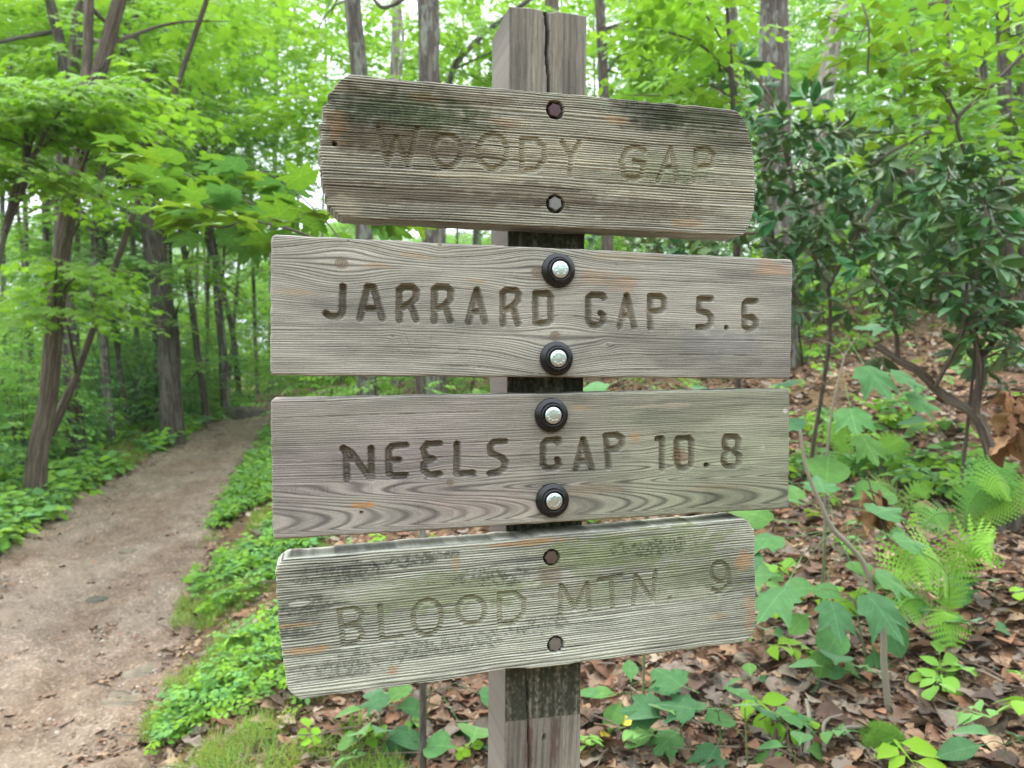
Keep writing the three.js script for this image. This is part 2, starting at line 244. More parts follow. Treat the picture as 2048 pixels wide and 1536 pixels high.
// carved letters, traced in the photograph's pixels: [zoom origin, zoom scale] then polylines
const Z = (ox, oy, k) => (...lists) => lists.map(l => l.map(([x, y]) => [ox + x / k, oy + y / k]));
const ell = (cx, cy, rx, ry, tilt = 0, n = 22, a0 = 0, a1 = 360) => { const o = []; for (let i = 0; i <= n; i++) { const a = (a0 + (a1 - a0) * i / n) * Math.PI / 180, x = rx * Math.cos(a), y = ry * Math.sin(a), c = Math.cos(tilt), s = Math.sin(tilt); o.push([cx + c * x - s * y, cy + s * x + c * y]); } return o; };
const z1 = Z(620, 0, 2.226), z2 = Z(520, 440, 3.657), z3 = Z(1050, 460, 3.593), z4 = Z(520, 760, 3.657), z5 = Z(1050, 760, 3.593), z6 = Z(540, 1030, 2.048);
const woody = z1([[305, 570], [347, 730], [385, 612], [436, 738], [480, 572]], ell(612, 672, 62, 72), ell(815, 675, 64, 76), [[945, 622], [945, 762], [1008, 756], [1044, 712], [1044, 655], [1010, 622], [945, 622]], [[1124, 632], [1165, 698], [1200, 636]], [[1165, 698], [1160, 780]], [[1492, 672], [1450, 652], [1410, 668], [1386, 722], [1402, 782], [1442, 800], [1478, 782], [1490, 728], [1445, 718]], [[1552, 805], [1610, 660], [1638, 802]], [[1575, 745], [1628, 742]], [[1713, 808], [1722, 668], [1768, 660], [1800, 690], [1790, 736], [1724, 748]]);
const jarrard = [...z2([[608, 490], [603, 675], [580, 705], [515, 706], [482, 685]], [[730, 722], [790, 490], [828, 490], [893, 722]], [[768, 650], [855, 650]], [[1020, 735], [1020, 515], [1048, 492], [1118, 492], [1146, 520], [1140, 575], [1098, 612], [1042, 646]], [[1100, 618], [1142, 730]], [[1276, 742], [1276, 512], [1302, 492], [1370, 492], [1395, 517], [1393, 580], [1352, 630], [1296, 652]], [[1356, 632], [1394, 738]], [[1526, 748], [1588, 512], [1645, 748]], [[1558, 672], [1612, 672]], [[1778, 762], [1778, 535], [1802, 515], [1870, 515], [1895, 542], [1888, 592], [1850, 635], [1798, 662]], [[1852, 640], [1888, 760]]),
  ...z3([[78, 458], [78, 670], [165, 670], [186, 650], [186, 478], [165, 456], [78, 456]], [[568, 490], [560, 470], [482, 468], [456, 492], [456, 655], [482, 685], [540, 685], [563, 660], [563, 612], [545, 600]], [[682, 697], [733, 475], [785, 697]], [[706, 615], [752, 615]], [[900, 705], [900, 476], [975, 476], [1000, 497], [1000, 562], [978, 582], [904, 586]], [[1338, 495], [1254, 495], [1250, 582], [1310, 596], [1336, 622], [1336, 672], [1310, 700], [1246, 700]], [[1662, 510], [1602, 510], [1577, 535], [1577, 690], [1602, 714], [1634, 714], [1660, 690], [1658, 652], [1634, 627], [1580, 627]])];
const jarrardDot = z3([[1447, 703]]);
const scratches = z2([[1045, 830], [1020, 975]], [[1060, 832], [1105, 970]], [[1150, 800], [1120, 990]], [[1250, 860], [1248, 990]], [[1450, 820], [1455, 970], [1430, 985]]);
const neels = [...z4([[605, 505], [632, 545], [636, 730]], [[612, 500], [668, 535], [735, 628], [805, 722]], [[814, 502], [816, 728]], [[652, 588], [700, 592]], [[1068, 478], [972, 484], [942, 518], [944, 688], [978, 706], [1064, 698]], [[950, 592], [1018, 586]], [[1316, 468], [1228, 470], [1197, 508], [1210, 566], [1268, 580], [1200, 618], [1200, 668], [1240, 696], [1314, 690]], [[1443, 470], [1440, 690], [1558, 682]], [[1794, 452], [1712, 456], [1685, 490], [1692, 540], [1768, 568], [1796, 602], [1788, 650], [1748, 676], [1685, 686]]),
  ...z5([[238, 455], [244, 430], [160, 436], [132, 466], [132, 612], [160, 640], [215, 638], [245, 610], [234, 574]], [[366, 648], [421, 430], [480, 645]], [[392, 590], [455, 584]], [[582, 410], [600, 628]], [[582, 404], [660, 396], [698, 418], [694, 470], [668, 494], [598, 500]], [[955, 424], [984, 422], [984, 640]], [[1100, 424], [1178, 416], [1197, 440], [1192, 612], [1166, 635], [1116, 635], [1094, 606], [1092, 448], [1100, 424]], [[1446, 410], [1518, 410], [1536, 432], [1528, 488], [1502, 512], [1540, 546], [1536, 600], [1510, 622], [1450, 622], [1426, 592], [1430, 546], [1462, 510], [1438, 486], [1434, 436], [1446, 410]])];
const neelsDot = z5([[1303, 614]]);
const blood = z6([[285, 395], [300, 538], [352, 528], [380, 500], [368, 466], [300, 460]], [[285, 395], [346, 384], [378, 408], [366, 442], [300, 460]], [[450, 375], [460, 514], [538, 500]], ell(645, 424, 58, 72, 0.12), ell(825, 394, 56, 56), [[940, 326], [942, 450], [1000, 444], [1040, 402], [1040, 352], [1002, 320], [940, 326]], [[1190, 410], [1194, 290], [1250, 386], [1300, 284], [1312, 396]], [[1350, 270], [1440, 250]], [[1398, 262], [1404, 380]], [[1490, 370], [1500, 250], [1570, 354], [1580, 236]], ell(1845, 236, 34, 40), [[1880, 238], [1884, 290], [1842, 318], [1816, 308]]);
const bloodDot = z6([[1640, 342]]);
const S = (lists, r, depth) => lists.map(pts => ({ pts, r, depth }));

const BOARD_T = 0.038;
function signBoard(name, label, s) {
  const c = Math.cos(s.rot), q = Math.sin(s.rot);
  s.toLocal = (px, py) => { const p = signPx(px, py), x = p.x - s.cx, y = p.y - s.cy; return [c * x + q * y, -q * x + c * y]; };
  const { geo, mat } = woodPiece(s), o = part(name, geo, mat, sign);
  o.position.set(s.cx, s.cy, s.z || 0).sub(SIGN_BASE); o.rotation.z = s.rot; o.userData.label = label; o.userData.at = undefined; delete o.userData.at;
  o.toLocal = s.toLocal; return o;
}
const D2 = Math.PI / 180, oldWood = { T: BOARD_T, grid: [620, 250], wave: 0.006, period: 0.0027, amp: 0.0013, und: 0.0014, ringTone: 0.4, weather: 0.75, lineSharp: 1.7, softCut: true, edge: 0.0032, rag: 0.0012, fine: 0.0009, checks: 0.8 };
const newWood = { T: BOARD_T, grid: [620, 240], wave: 0.012, period: 0.0022, lineSharp: 3, amp: 0.00042, und: 0.0004, ringTone: 0.32, weather: 0.25, edge: 0.003, rag: 0.0008, fine: 0.0004, checks: 1 };
const P_ = 0.82 / F; // metres for a photograph's pixel on the sign
const black = [44, 46, 38], moss = [66, 76, 52], green = [118, 126, 88], orange = [168, 130, 92], umber = [88, 77, 62], silver = [186, 184, 172], pale = [186, 176, 150];
const board1 = signBoard('sign_board', 'oldest ridged board carved WOODY GAP with ragged stained ends', { ...oldWood, L: 0.4843, H: 0.1432, cx: 0.0438, cy: 0.2399, rot: 0.189 * D2, seed: 101, a: [160, 155, 140], b: [131, 126, 112], corner: [0.004, 0.004, 0.004, 0.004],
  left: [[0, 0.026], [0.06, 0.018], [0.14, 0.008], [0.2, 0.009], [0.24, 0.002], [0.33, 0.003], [0.36, -0.001], [0.55, 0], [0.8, 0.003], [0.92, 0.009], [1, 0.02]], right: [[0, 0.024], [0.08, 0.013], [0.3, 0.004], [0.55, 0], [0.8, 0.001], [0.93, 0.008], [1, 0.016]], ragL: 2.6,
  strokes: S(woody, 6.6 * P_, 0.0036), holes: [[1111, 219, 18.5 * P_, 0.011], [1111, 408, 18.5 * P_, 0.011], [669, 287, 4 * P_, 0.008]], cutTone: [150, 138, 112, 0.35],
  stains: [[740, 200, 0.06, 0.014, black, 0.6, 0.4], [790, 215, 0.08, 0.022, moss, 0.85, 0.35], [850, 240, 0.08, 0.02, moss, 0.7, 0.4], [720, 250, 0.05, 0.02, black, 0.5, 0.45], [790, 275, 0.085, 0.014, umber, 0.75], [850, 300, 0.1, 0.01, umber, 0.75], [700, 285, 0.05, 0.012, umber, 0.6], [720, 180, 0.04, 0.01, umber, 0.5], [950, 200, 0.05, 0.01, umber, 0.4], [1300, 225, 0.045, 0.022, black, 0.85, 0.4], [1380, 240, 0.07, 0.014, moss, 0.8, 0.4], [1330, 350, 0.08, 0.012, moss, 0.5, 0.5], [1440, 290, 0.04, 0.02, moss, 0.35, 0.5], [1230, 238, 0.018, 0.006, orange, 0.6], [850, 195, 0.016, 0.006, orange, 0.35], [1010, 245, 0.02, 0.006, orange, 0.35], [1190, 205, 0.02, 0.006, [150, 160, 140], 0.8, 0.8], [1102, 190, 0.007, 0.005, [160, 172, 150], 0.9, 0.6], [1240, 225, 0.03, 0.005, [140, 150, 132], 0.7, 0.9], [820, 390, 0.13, 0.011, umber, 0.65], [1080, 390, 0.09, 0.014, umber, 0.6], [1300, 420, 0.1, 0.016, umber, 0.6, 0.3], [1100, 310, 0.07, 0.02, pale, 0.45], [950, 350, 0.05, 0.012, pale, 0.4], [1260, 360, 0.05, 0.02, pale, 0.3], [1350, 330, 0.07, 0.016, green, 0.35], [1380, 445, 0.02, 0.006, orange, 0.4], [690, 410, 0.02, 0.01, pale, 0.5], [670, 250, 0.012, 0.02, [150, 112, 76], 0.5]] });
const board2 = signBoard('sign_board', 'smooth pale grey board carved JARRARD GAP 5.6', { ...newWood, L: 0.5816, H: 0.1392, cx: 0.045, cy: 0.0767, rot: -0.25 * D2, seed: 202, a: [157, 152, 141], b: [142, 137, 127], corner: [0.006, 0.005, 0.003, 0.004],
  strokes: [...S(jarrard, 6.5 * P_, 0.0098), ...S(jarrardDot, 5 * P_, 0.012), ...S(scratches, 0.9 * P_, 0.0007)], cutTone: [160, 150, 132, 0.6],
  knots: [[683, 527, 0.0066, 4.2], [880, 489, 0.0024, 3], [1110, 672, 0.006, 4.6], [1075, 545, 0.007, 4], [1215, 690, 0.0018, 3], [785, 673, 0.0015, 3]], holes: [[697, 482, 1.6 * P_, 0.002]],
  stains: [[840, 512, 0.018, 0.005, orange, 0.35], [760, 533, 0.014, 0.003, orange, 0.4], [600, 585, 0.025, 0.004, orange, 0.28], [955, 560, 0.012, 0.003, orange, 0.4], [1540, 537, 0.025, 0.012, [176, 128, 92], 0.42], [1250, 565, 0.02, 0.012, [166, 124, 92], 0.4], [1180, 555, 0.025, 0.008, [166, 124, 92], 0.35], [1440, 685, 0.06, 0.016, [112, 112, 116], 0.45], [1250, 515, 0.05, 0.006, [172, 150, 110], 0.3], [680, 480, 0.05, 0.012, [128, 122, 108], 0.3]] });
const cathedral = (x0, yc, w, k) => (x, y, t) => { const dy = y - yc, m = smooth(w, w * 0.45, Math.abs(dy)); return lerp(t, t * 0.25 + (x - x0) * 0.075 + dy * dy * k + (x > 0.12 ? -0.02 * (x - 0.12) : 0), m); };
const board3 = signBoard('sign_board', 'smooth grey board carved NEELS GAP 10.8 with arched grain', { ...newWood, L: 0.5804, H: 0.1407, cx: 0.0451, cy: -0.0804, rot: 0.927 * D2, seed: 303, a: [144, 137, 129], b: [136, 132, 121], corner: [0.005, 0.002, 0.002, 0.004], period: 0.0021, wave: 0.008,
  grain: cathedral(0, -0.047, 0.034, 20), tint: x => { const t = smooth(-0.2, 0.22, x); return [lerp(1.0, 0.98, t), lerp(0.985, 1.02, t), lerp(1.0, 0.94, t)]; },
  strokes: [...S(neels, 6.5 * P_, 0.0096), ...S(neelsDot, 5.6 * P_, 0.012)], cutTone: [148, 138, 122, 0.6],
  knots: [[900, 966, 0.0042, 3.6], [723, 1026, 0.0024, 3.4], [1355, 915, 0.006, 3]], holes: [[723, 1025, 2.4 * P_, 0.003]],
  stains: [[726, 1011, 0.016, 0.005, [190, 128, 72], 0.7], [1155, 816, 0.016, 0.005, [176, 140, 96], 0.4], [1270, 874, 0.01, 0.006, [172, 130, 86], 0.5], [1330, 812, 0.04, 0.004, [186, 166, 150], 0.4], [1360, 908, 0.012, 0.012, [120, 84, 62], 0.6], [830, 905, 0.1, 0.012, [134, 120, 118], 0.4], [960, 1010, 0.08, 0.014, [150, 128, 122], 0.35], [1525, 892, 0.004, 0.006, [200, 196, 180], 0.7, 0.7], [1570, 821, 0.004, 0.003, [196, 196, 190], 0.8], [1180, 980, 0.06, 0.006, [130, 104, 84], 0.35], [1440, 975, 0.05, 0.004, [128, 102, 82], 0.3]] });
const board4 = signBoard('sign_board', 'lowest ridged board carved BLOOD MTN. 9 with green and black stains', { ...oldWood, L: 0.534, H: 0.1452, cx: 0.0269, cy: -0.2375, rot: 2.1 * D2, seed: 404, a: [178, 177, 162], b: [158, 157, 142], corner: [0.015, 0.02, 0.024, 0.018], period: 0.0026, amp: 0.001,
  left: [[0, 0], [0.5, 0.002], [1, 0.008]], strokes: [...S(blood, 6.2 * P_, 0.0034), ...S(bloodDot, 6 * P_, 0.0022)], holes: [[1104, 1116, 17 * P_, 0.011], [1112, 1290, 17.5 * P_, 0.011]], cutTone: [146, 140, 112, 0.35], bottom: [[0, 0], [0.36, 0.001], [0.44, 0.005], [0.49, 0.001], [1, 0]],
  stains: [[1300, 1095, 0.12, 0.024, green, 0.8, 0.25], [1180, 1110, 0.08, 0.024, green, 0.7, 0.3], [1400, 1160, 0.08, 0.03, green, 0.5, 0.3], [900, 1180, 0.11, 0.024, green, 0.65, 0.25], [1200, 1180, 0.05, 0.02, green, 0.5, 0.3], [680, 1150, 0.06, 0.012, black, 0.55, 0.75], [830, 1120, 0.05, 0.008, black, 0.6, 0.8], [610, 1210, 0.04, 0.012, black, 0.55, 0.6], [590, 1260, 0.03, 0.01, black, 0.5, 0.7], [700, 1330, 0.07, 0.016, black, 0.4, 0.85], [1000, 1150, 0.06, 0.012, black, 0.5, 0.8], [1310, 1095, 0.06, 0.01, black, 0.5, 0.85], [900, 1290, 0.07, 0.012, black, 0.35, 0.85], [1080, 1250, 0.05, 0.012, black, 0.4, 0.85], [1060, 1085, 0.05, 0.0035, orange, 0.85], [600, 1302, 0.045, 0.004, orange, 0.8], [570, 1253, 0.03, 0.003, orange, 0.7], [785, 1338, 0.008, 0.006, orange, 0.6], [1490, 1120, 0.014, 0.012, orange, 0.8], [1500, 1220, 0.01, 0.03, orange, 0.55], [1440, 1233, 0.014, 0.005, orange, 0.4], [910, 1130, 0.006, 0.01, orange, 0.35], [1100, 1150, 0.02, 0.012, [120, 104, 92], 0.6], [1160, 1180, 0.03, 0.01, [130, 118, 108], 0.45], [595, 1208, 0.01, 0.003, silver, 0.9], [1350, 1210, 0.1, 0.02, silver, 0.4], [1000, 1360, 0.1, 0.012, silver, 0.4], [740, 1180, 0.04, 0.014, silver, 0.4], [580, 1380, 0.03, 0.016, silver, 0.5]] });
// bolts and washers
const zinc = new THREE.MeshStandardMaterial({ color: new THREE.Color().setRGB(0.66, 0.74, 0.77), metalness: 1, roughness: 0.36 });
{ // worn marks stamped round the rim of the bolt heads
  const c = document.createElement('canvas'); c.width = c.height = 128; const g = c.getContext('2d'); g.fillStyle = '#777'; g.fillRect(0, 0, 128, 128); g.strokeStyle = '#fff'; g.lineWidth = 5;
  const R = rng(5); for (let i = 0; i < 9; i++) { if (i === 4) continue; const a = i * 0.62 + 0.4, x = 64 + 38 * Math.cos(a), y = 64 + 38 * Math.sin(a); g.beginPath(); g.moveTo(x - 7, y + 6); g.lineTo(x + (R() - 0.5) * 8, y - 7); g.lineTo(x + 7, y + 5); if (R() > 0.5) { g.moveTo(x - 4, y); g.lineTo(x + 4, y); } g.stroke(); }
  const t = new THREE.CanvasTexture(c); zinc.bumpMap = t; zinc.bumpScale = 0.0012;
}
const rubber = new THREE.MeshStandardMaterial({ color: new THREE.Color().setRGB(0.007, 0.007, 0.009), roughness: 0.27 });
const lathe = (pts, seg) => { const g = new THREE.LatheGeometry(pts.map(p => new THREE.Vector2(p[0], p[1])), seg); g.rotateX(Math.PI / 2); const p = g.attributes.position, u = g.attributes.uv; for (let i = 0; i < p.count; i++) u.setXY(i, 0.5 + p.getX(i) / 0.02, 0.5 + p.getY(i) / 0.02); return g; };
const washerGeo = lathe([[0.0184, -0.001], [0.0184, 0.0026], [0.018, 0.0036], [0.0168, 0.0042], [0.0146, 0.0052], [0.0138, 0.0058], [0.0128, 0.0086], [0.0122, 0.0094], [0.0112, 0.0097], [0.0106, 0.0093], [0.0103, 0.0085], [0.0102, 0.003], [0.002, 0.003]], 48);
const headGeo = lathe([[0.0094, 0.003], [0.0094, 0.0086], [0.009, 0.0094], [0.0078, 0.0101], [0.005, 0.0106], [0.0001, 0.0108]], 40);
for (const [b, px, py] of [[board2, 1116, 541], [board2, 1112, 717], [board3, 1102, 830], [board3, 1104, 1000]]) {
  const [x, y] = b.toLocal(px, py), w = part('washer', washerGeo, rubber, b), h = part('bolt_head', headGeo, zinc, b); w.position.set(x, y, 0); h.position.set(x, y, 0); h.rotation.z = px * 0.37; w.userData.label = 'black rubber washer'; h.userData.label = 'round zinc bolt head';
}
const hexGeo = (() => { const g = lathe([[0.0079, -0.002], [0.0079, 0.0058], [0.0069, 0.0069], [0.0001, 0.0071]], 6).toNonIndexed(); g.computeVertexNormals(); return g; })();
for (const [b, px, py, col, turn] of [[board1, 1111, 219, [0.085, 0.05, 0.058], 0.3], [board1, 1112, 406, [0.2, 0.19, 0.18], 0.1], [board4, 1104, 1116, [0.11, 0.075, 0.06], 0.5], [board4, 1112, 1290, [0.19, 0.165, 0.145], 0.2]]) {
  const [x, y] = b.toLocal(px, py), m = new THREE.MeshStandardMaterial({ color: new THREE.Color().setRGB(...col), metalness: 0.4, roughness: 0.62 });
  const h = part('hex_bolt', hexGeo, m, b); h.position.set(x, y, -0.0085); h.rotation.z = turn; h.userData.label = col[0] > 0.15 ? 'grey hexagonal bolt head sunk in a hole' : 'rusty hexagonal bolt head sunk in a hole';
}
// the post: same builder, laid along its length
{
  const L = 1.86, H = 0.09, T = 0.089, top = 0.4158, cyp = top - L / 2, cxp = 0.0485, split = [[1090, 5], [1092, 40], [1096, 70], [1093, 110], [1097, 150], [1098, 200]];
  const toLocal = (px, py) => { const p = signPx(px, py, -BOARD_T); return [p.y - cyp, -(p.x - cxp)]; };    // board x runs up the post, board y to the viewer's left
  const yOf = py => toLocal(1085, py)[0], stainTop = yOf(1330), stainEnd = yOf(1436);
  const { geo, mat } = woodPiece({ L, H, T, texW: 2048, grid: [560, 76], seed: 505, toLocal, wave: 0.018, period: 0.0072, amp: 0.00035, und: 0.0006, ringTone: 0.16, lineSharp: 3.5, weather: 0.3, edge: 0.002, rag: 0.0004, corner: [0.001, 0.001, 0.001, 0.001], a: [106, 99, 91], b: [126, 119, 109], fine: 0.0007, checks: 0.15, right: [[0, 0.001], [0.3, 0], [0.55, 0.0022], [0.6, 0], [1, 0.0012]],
    strokes: [...S([split.slice(0, 4)], 2.9 * P_, 0.03), ...S([split.slice(3)], 1.8 * P_, 0.03), ...S([[[1054, 1340], [1056, 1445], [1058, 1536]]], 1.0 * P_, 0.012), ...S([[[1084, 1345], [1085, 1432]]], 0.7 * P_, 0.004)],
    holes: [[1088, 1477, 3.2 * P_, 0.012]],
    stains: [[1072, 90, 0.1, 0.007, [138, 130, 112], 0.6], [1115, 90, 0.1, 0.006, [134, 126, 108], 0.55], [1040, 90, 0.1, 0.006, [104, 95, 84], 0.4], [1150, 90, 0.12, 0.006, [110, 101, 90], 0.4], [1133, 1500, 0.06, 0.004, [152, 146, 126], 0.5], [1058, 1500, 0.036, 0.0055, [82, 58, 48], 0.75], [1110, 1490, 0.036, 0.0042, [84, 60, 50], 0.75]],
    paint: (x, y, t, c) => { // mildew under the lowest board to an older board's ghost; above, painted gap shade
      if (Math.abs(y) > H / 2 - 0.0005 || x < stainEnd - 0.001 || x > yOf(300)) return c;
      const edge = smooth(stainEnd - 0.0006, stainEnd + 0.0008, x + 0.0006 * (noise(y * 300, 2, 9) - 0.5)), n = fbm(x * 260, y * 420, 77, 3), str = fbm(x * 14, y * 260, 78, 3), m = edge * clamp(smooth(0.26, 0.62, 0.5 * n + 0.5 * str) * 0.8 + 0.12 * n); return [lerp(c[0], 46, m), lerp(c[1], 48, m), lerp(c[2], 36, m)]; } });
  const o = part('post', geo, mat, sign); o.position.set(cxp, cyp, -BOARD_T).sub(SIGN_BASE); o.rotation.z = Math.PI / 2; o.userData.label = 'square post with a split top, a mildew stain and painted shade between the boards';
}
// ------------------------------------------------------------------ leaves and barks
function geoOf(pos, idx, uv) { const g = new THREE.BufferGeometry(); g.setAttribute('position', new THREE.Float32BufferAttribute(pos, 3)); g.setAttribute('uv', new THREE.Float32BufferAttribute(uv || pos.filter((_, i) => i % 3 !== 1).map((v, i) => i % 2 ? v + 0.5 : v), 2)); g.setIndex(idx); g.computeVertexNormals(); return g; }
// leaves lie in the xz plane, stalk at the origin, tip towards +x, one unit long
function ovateLeaf(stations, fold = 0.25, droop = 0.25, stalk = 0.12) {
  const pos = [], idx = [], uv = []; stations = [[0, 0.012], ...stations.map(([x, w]) => [stalk + x * (1 - stalk), w])];
  stations.forEach(([x, w]) => { const y = -droop * x * x; pos.push(x, y, 0, x, y + fold * w, -w, x, y + fold * w, w); uv.push(x, 0.5, x, 0.5 - w, x, 0.5 + w); });
  for (let i = 0; i < stations.length - 1; i++) { const a = 3 * i, b = a + 3; idx.push(a, b, a + 1, a + 1, b, b + 1, a, a + 2, b, b, a + 2, b + 2); }
  return geoOf(pos, idx, uv);
}
function mapleLeaf(seed = 1, droop = 0.35, stalk = 0.45) { // three to five pointed, toothed lobes
  const half = [[0, 0.64], [5, 0.53], [9, 0.52], [13, 0.43], [18, 0.42], [24, 0.29], [31, 0.38], [36, 0.39], [41, 0.52], [44, 0.56], [49, 0.48], [56, 0.44], [61, 0.36], [70, 0.35], [79, 0.3], [88, 0.37], [97, 0.38], [112, 0.3], [128, 0.3], [150, 0.29], [172, 0.25]];
  const R = rng(seed), pos = [0.36, 0, 0], uv = [0.36, 0.5], idx = [], ring = [...half.map(([a, r]) => [a, r]), ...half.slice(1).reverse().map(([a, r]) => [-a, r])], k = (R() - 0.5) * 0.2;
  for (const [a, r0] of ring) { const r = r0 * (0.95 + 0.1 * R()), t = a * Math.PI / 180, x = 0.36 + r * Math.cos(t), z = r * Math.sin(t), y = -droop * r * r * (0.7 + 0.6 * Math.abs(Math.sin(2 * t))) + 0.05 * Math.cos(5 * t) * r + k * z; pos.push(x, y, z); uv.push(x, 0.5 + z); }
  const n = ring.length; for (let i = 0; i < n; i++) idx.push(0, 1 + (i + 1) % n, 1 + i);
  const s = pos.length / 3; pos.push(-stalk, stalk * 0.35, 0.008, -stalk, stalk * 0.35, -0.008, 0.13, 0, 0.008, 0.13, 0, -0.008); for (let i = 0; i < 4; i++) uv.push(0.1, 0.5); idx.push(s, s + 2, s + 1, s + 1, s + 2, s + 3);
  for (let i = 0; i < pos.length; i += 3) pos[i] += stalk; return geoOf(pos, idx, uv);
}
function litterLeaf(seed, lobed) { // dry leaf, curled
  const R = rng(seed), n = 9, m = 4, pos = [], idx = [], c1 = 0.15 + R() * 0.55, c2 = (R() - 0.5) * 0.9, tw = (R() - 0.5) * 0.9, lob = 14 + 12 * R(), fat = 0.8 + 0.5 * R();
  for (let i = 0; i <= n; i++) for (let j = 0; j <= m; j++) {
    const u = i / n, v = j / m * 2 - 1, w = (0.3 * Math.pow(Math.sin(Math.PI * Math.pow(u, 0.85)), 0.8) + 0.015) * fat * (lobed ? 0.7 + 0.36 * Math.cos(u * lob) : 1 + 0.12 * (R() - 0.5));
    const x = u, z = v * w, a = z * c1 * 2.2; let y = Math.abs(a) * 0.42 * (0.6 + 0.4 * u) + c2 * (u - 0.5) * (u - 0.5) * 0.7 + tw * z * (u - 0.5) + 0.035 * (R() - 0.5) + 0.03 * Math.sin(u * 9 + j * 2 + seed); pos.push(x, y, z * Math.cos(a * 0.55));
  }
  for (let i = 0; i < n; i++) for (let j = 0; j < m; j++) { const a = i * (m + 1) + j, b = a + m + 1; idx.push(a, a + 1, b, b, a + 1, b + 1); }
  return geoOf(pos, idx);
}
const simpleLeaf = ovateLeaf([[0, 0.02], [0.35, 0.27], [0.68, 0.2], [1, 0.004]], 0.3, 0.2);
const fullOvate = ovateLeaf([[0, 0.03], [0.12, 0.15], [0.3, 0.26], [0.5, 0.28], [0.7, 0.21], [0.87, 0.1], [1, 0.005]], 0.22, 0.22);
const roundLeaf = ovateLeaf([[0, 0.08], [0.1, 0.24], [0.28, 0.36], [0.5, 0.4], [0.72, 0.32], [0.9, 0.15], [1, 0.01]], 0.16, 0.2, 0.2);
const laurelLeaf = ovateLeaf([[0, 0.02], [0.15, 0.1], [0.4, 0.175], [0.65, 0.175], [0.85, 0.1], [1, 0.005]], 0.35, 0.3, 0.1);
const bladeLeaf = ovateLeaf([[0, 0.02], [0.25, 0.045], [0.6, 0.04], [1, 0.002]], 0.5, 0.45, 0.02);
const maples = [mapleLeaf(1), mapleLeaf(2, 0.2), mapleLeaf(3, 0.55), mapleLeaf(4, 0.4, 0.7)];
const smallMaple = (() => { const half = [[0, 0.6], [22, 0.3], [44, 0.52], [72, 0.28], [95, 0.36], [150, 0.27]], pos = [0.36, 0, 0], idx = [], ring = [...half, ...half.slice(1).reverse().map(([a, r]) => [-a, r])]; for (const [a, r] of ring) { const t = a * Math.PI / 180; pos.push(0.36 + r * Math.cos(t), -0.3 * r * r, r * Math.sin(t)); } for (let i = 0; i < ring.length; i++) idx.push(0, 1 + (i + 1) % ring.length, 1 + i); return geoOf(pos, idx); })();
const litters = [litterLeaf(1, false), litterLeaf(2, true), litterLeaf(3, false), litterLeaf(4, true), litterLeaf(5, false), litterLeaf(6, true), litterLeaf(7, false), litterLeaf(8, true)];
function spray(leaf, n, len, size, seed, twig = true) { // leaves set along a short twig, spread flat
  const R = rng(seed), gs = [], m = new THREE.Matrix4(), q = new THREE.Quaternion(), e = new THREE.Euler();
  for (let i = 0; i < n; i++) { const t = n === 1 ? 0 : i / (n - 1), side = i === n - 1 ? 0 : i % 2 ? 1 : -1, s = size * (0.75 + 0.5 * R()); e.set((R() - 0.5) * 0.9, side * (0.95 + 0.4 * (R() - 0.5)) + (R() - 0.5) * 0.3, (R() - 0.5) * 0.7 - 0.1, 'YXZ'); m.compose(V(len * t, -0.1 * len * t * t + (R() - 0.5) * 0.05 * len, (R() - 0.5) * 0.06 * len), q.setFromEuler(e), V(s, s, s)); gs.push(leaf.clone().applyMatrix4(m)); }
  if (twig) gs.push(geoOf([0, 0, 0.004, 0, 0, -0.004, len, -0.1 * len, 0], [0, 1, 2]));
  return mergeGeometries(gs);
}
const canopySprays = [spray(simpleLeaf, 10, 0.42, 0.105, 11), spray(simpleLeaf, 9, 0.36, 0.1, 12)];
const mapleSprays = [spray(smallMaple, 8, 0.4, 0.115, 21), spray(smallMaple, 7, 0.34, 0.12, 22)];
const herbSprays = [spray(simpleLeaf, 7, 0.1, 0.06, 31), spray(roundLeaf, 5, 0.08, 0.055, 32), spray(fullOvate, 6, 0.12, 0.07, 33)];
const shrubSprays = [spray(simpleLeaf, 9, 0.24, 0.065, 41), spray(fullOvate, 8, 0.22, 0.07, 42)];
const laurelSpray = (() => { const R = rng(7), gs = [], m = new THREE.Matrix4(); for (let i = 0; i < 8; i++) { m.compose(V(0.1 + 0.012 * (i % 3), 0, 0), new THREE.Quaternion().setFromEuler(new THREE.Euler(i * 0.8 + R() * 0.5, 0.55 + 0.5 * R(), 0, 'XYZ')), V(1, 1, 1).multiplyScalar(0.075 + 0.03 * R())); gs.push(laurelLeaf.clone().applyMatrix4(m)); } return mergeGeometries(gs); })();
const grassTuft = (() => { const R = rng(9), pos = [], idx = []; for (let i = 0; i < 9; i++) { const a = R() * 6.28, h = 0.03 + 0.13 * R() * R() + 0.02, l = 0.02 + 0.07 * R(), bx = (R() - 0.5) * 0.03, bz = (R() - 0.5) * 0.03, w = 0.0016, c = Math.cos(a), s = Math.sin(a), k = pos.length / 3; pos.push(bx - s * w, 0, bz + c * w, bx + s * w, 0, bz - c * w, bx + c * l * 0.4 - s * w, h * 0.7, bz + s * l * 0.4 + c * w, bx + c * l * 0.4 + s * w, h * 0.7, bz + s * l * 0.4 - c * w, bx + c * l, h * (0.75 + 0.25 * R()), bz + s * l); idx.push(k, k + 1, k + 2, k + 2, k + 1, k + 3, k + 2, k + 3, k + 4); } return geoOf(pos, idx); })();
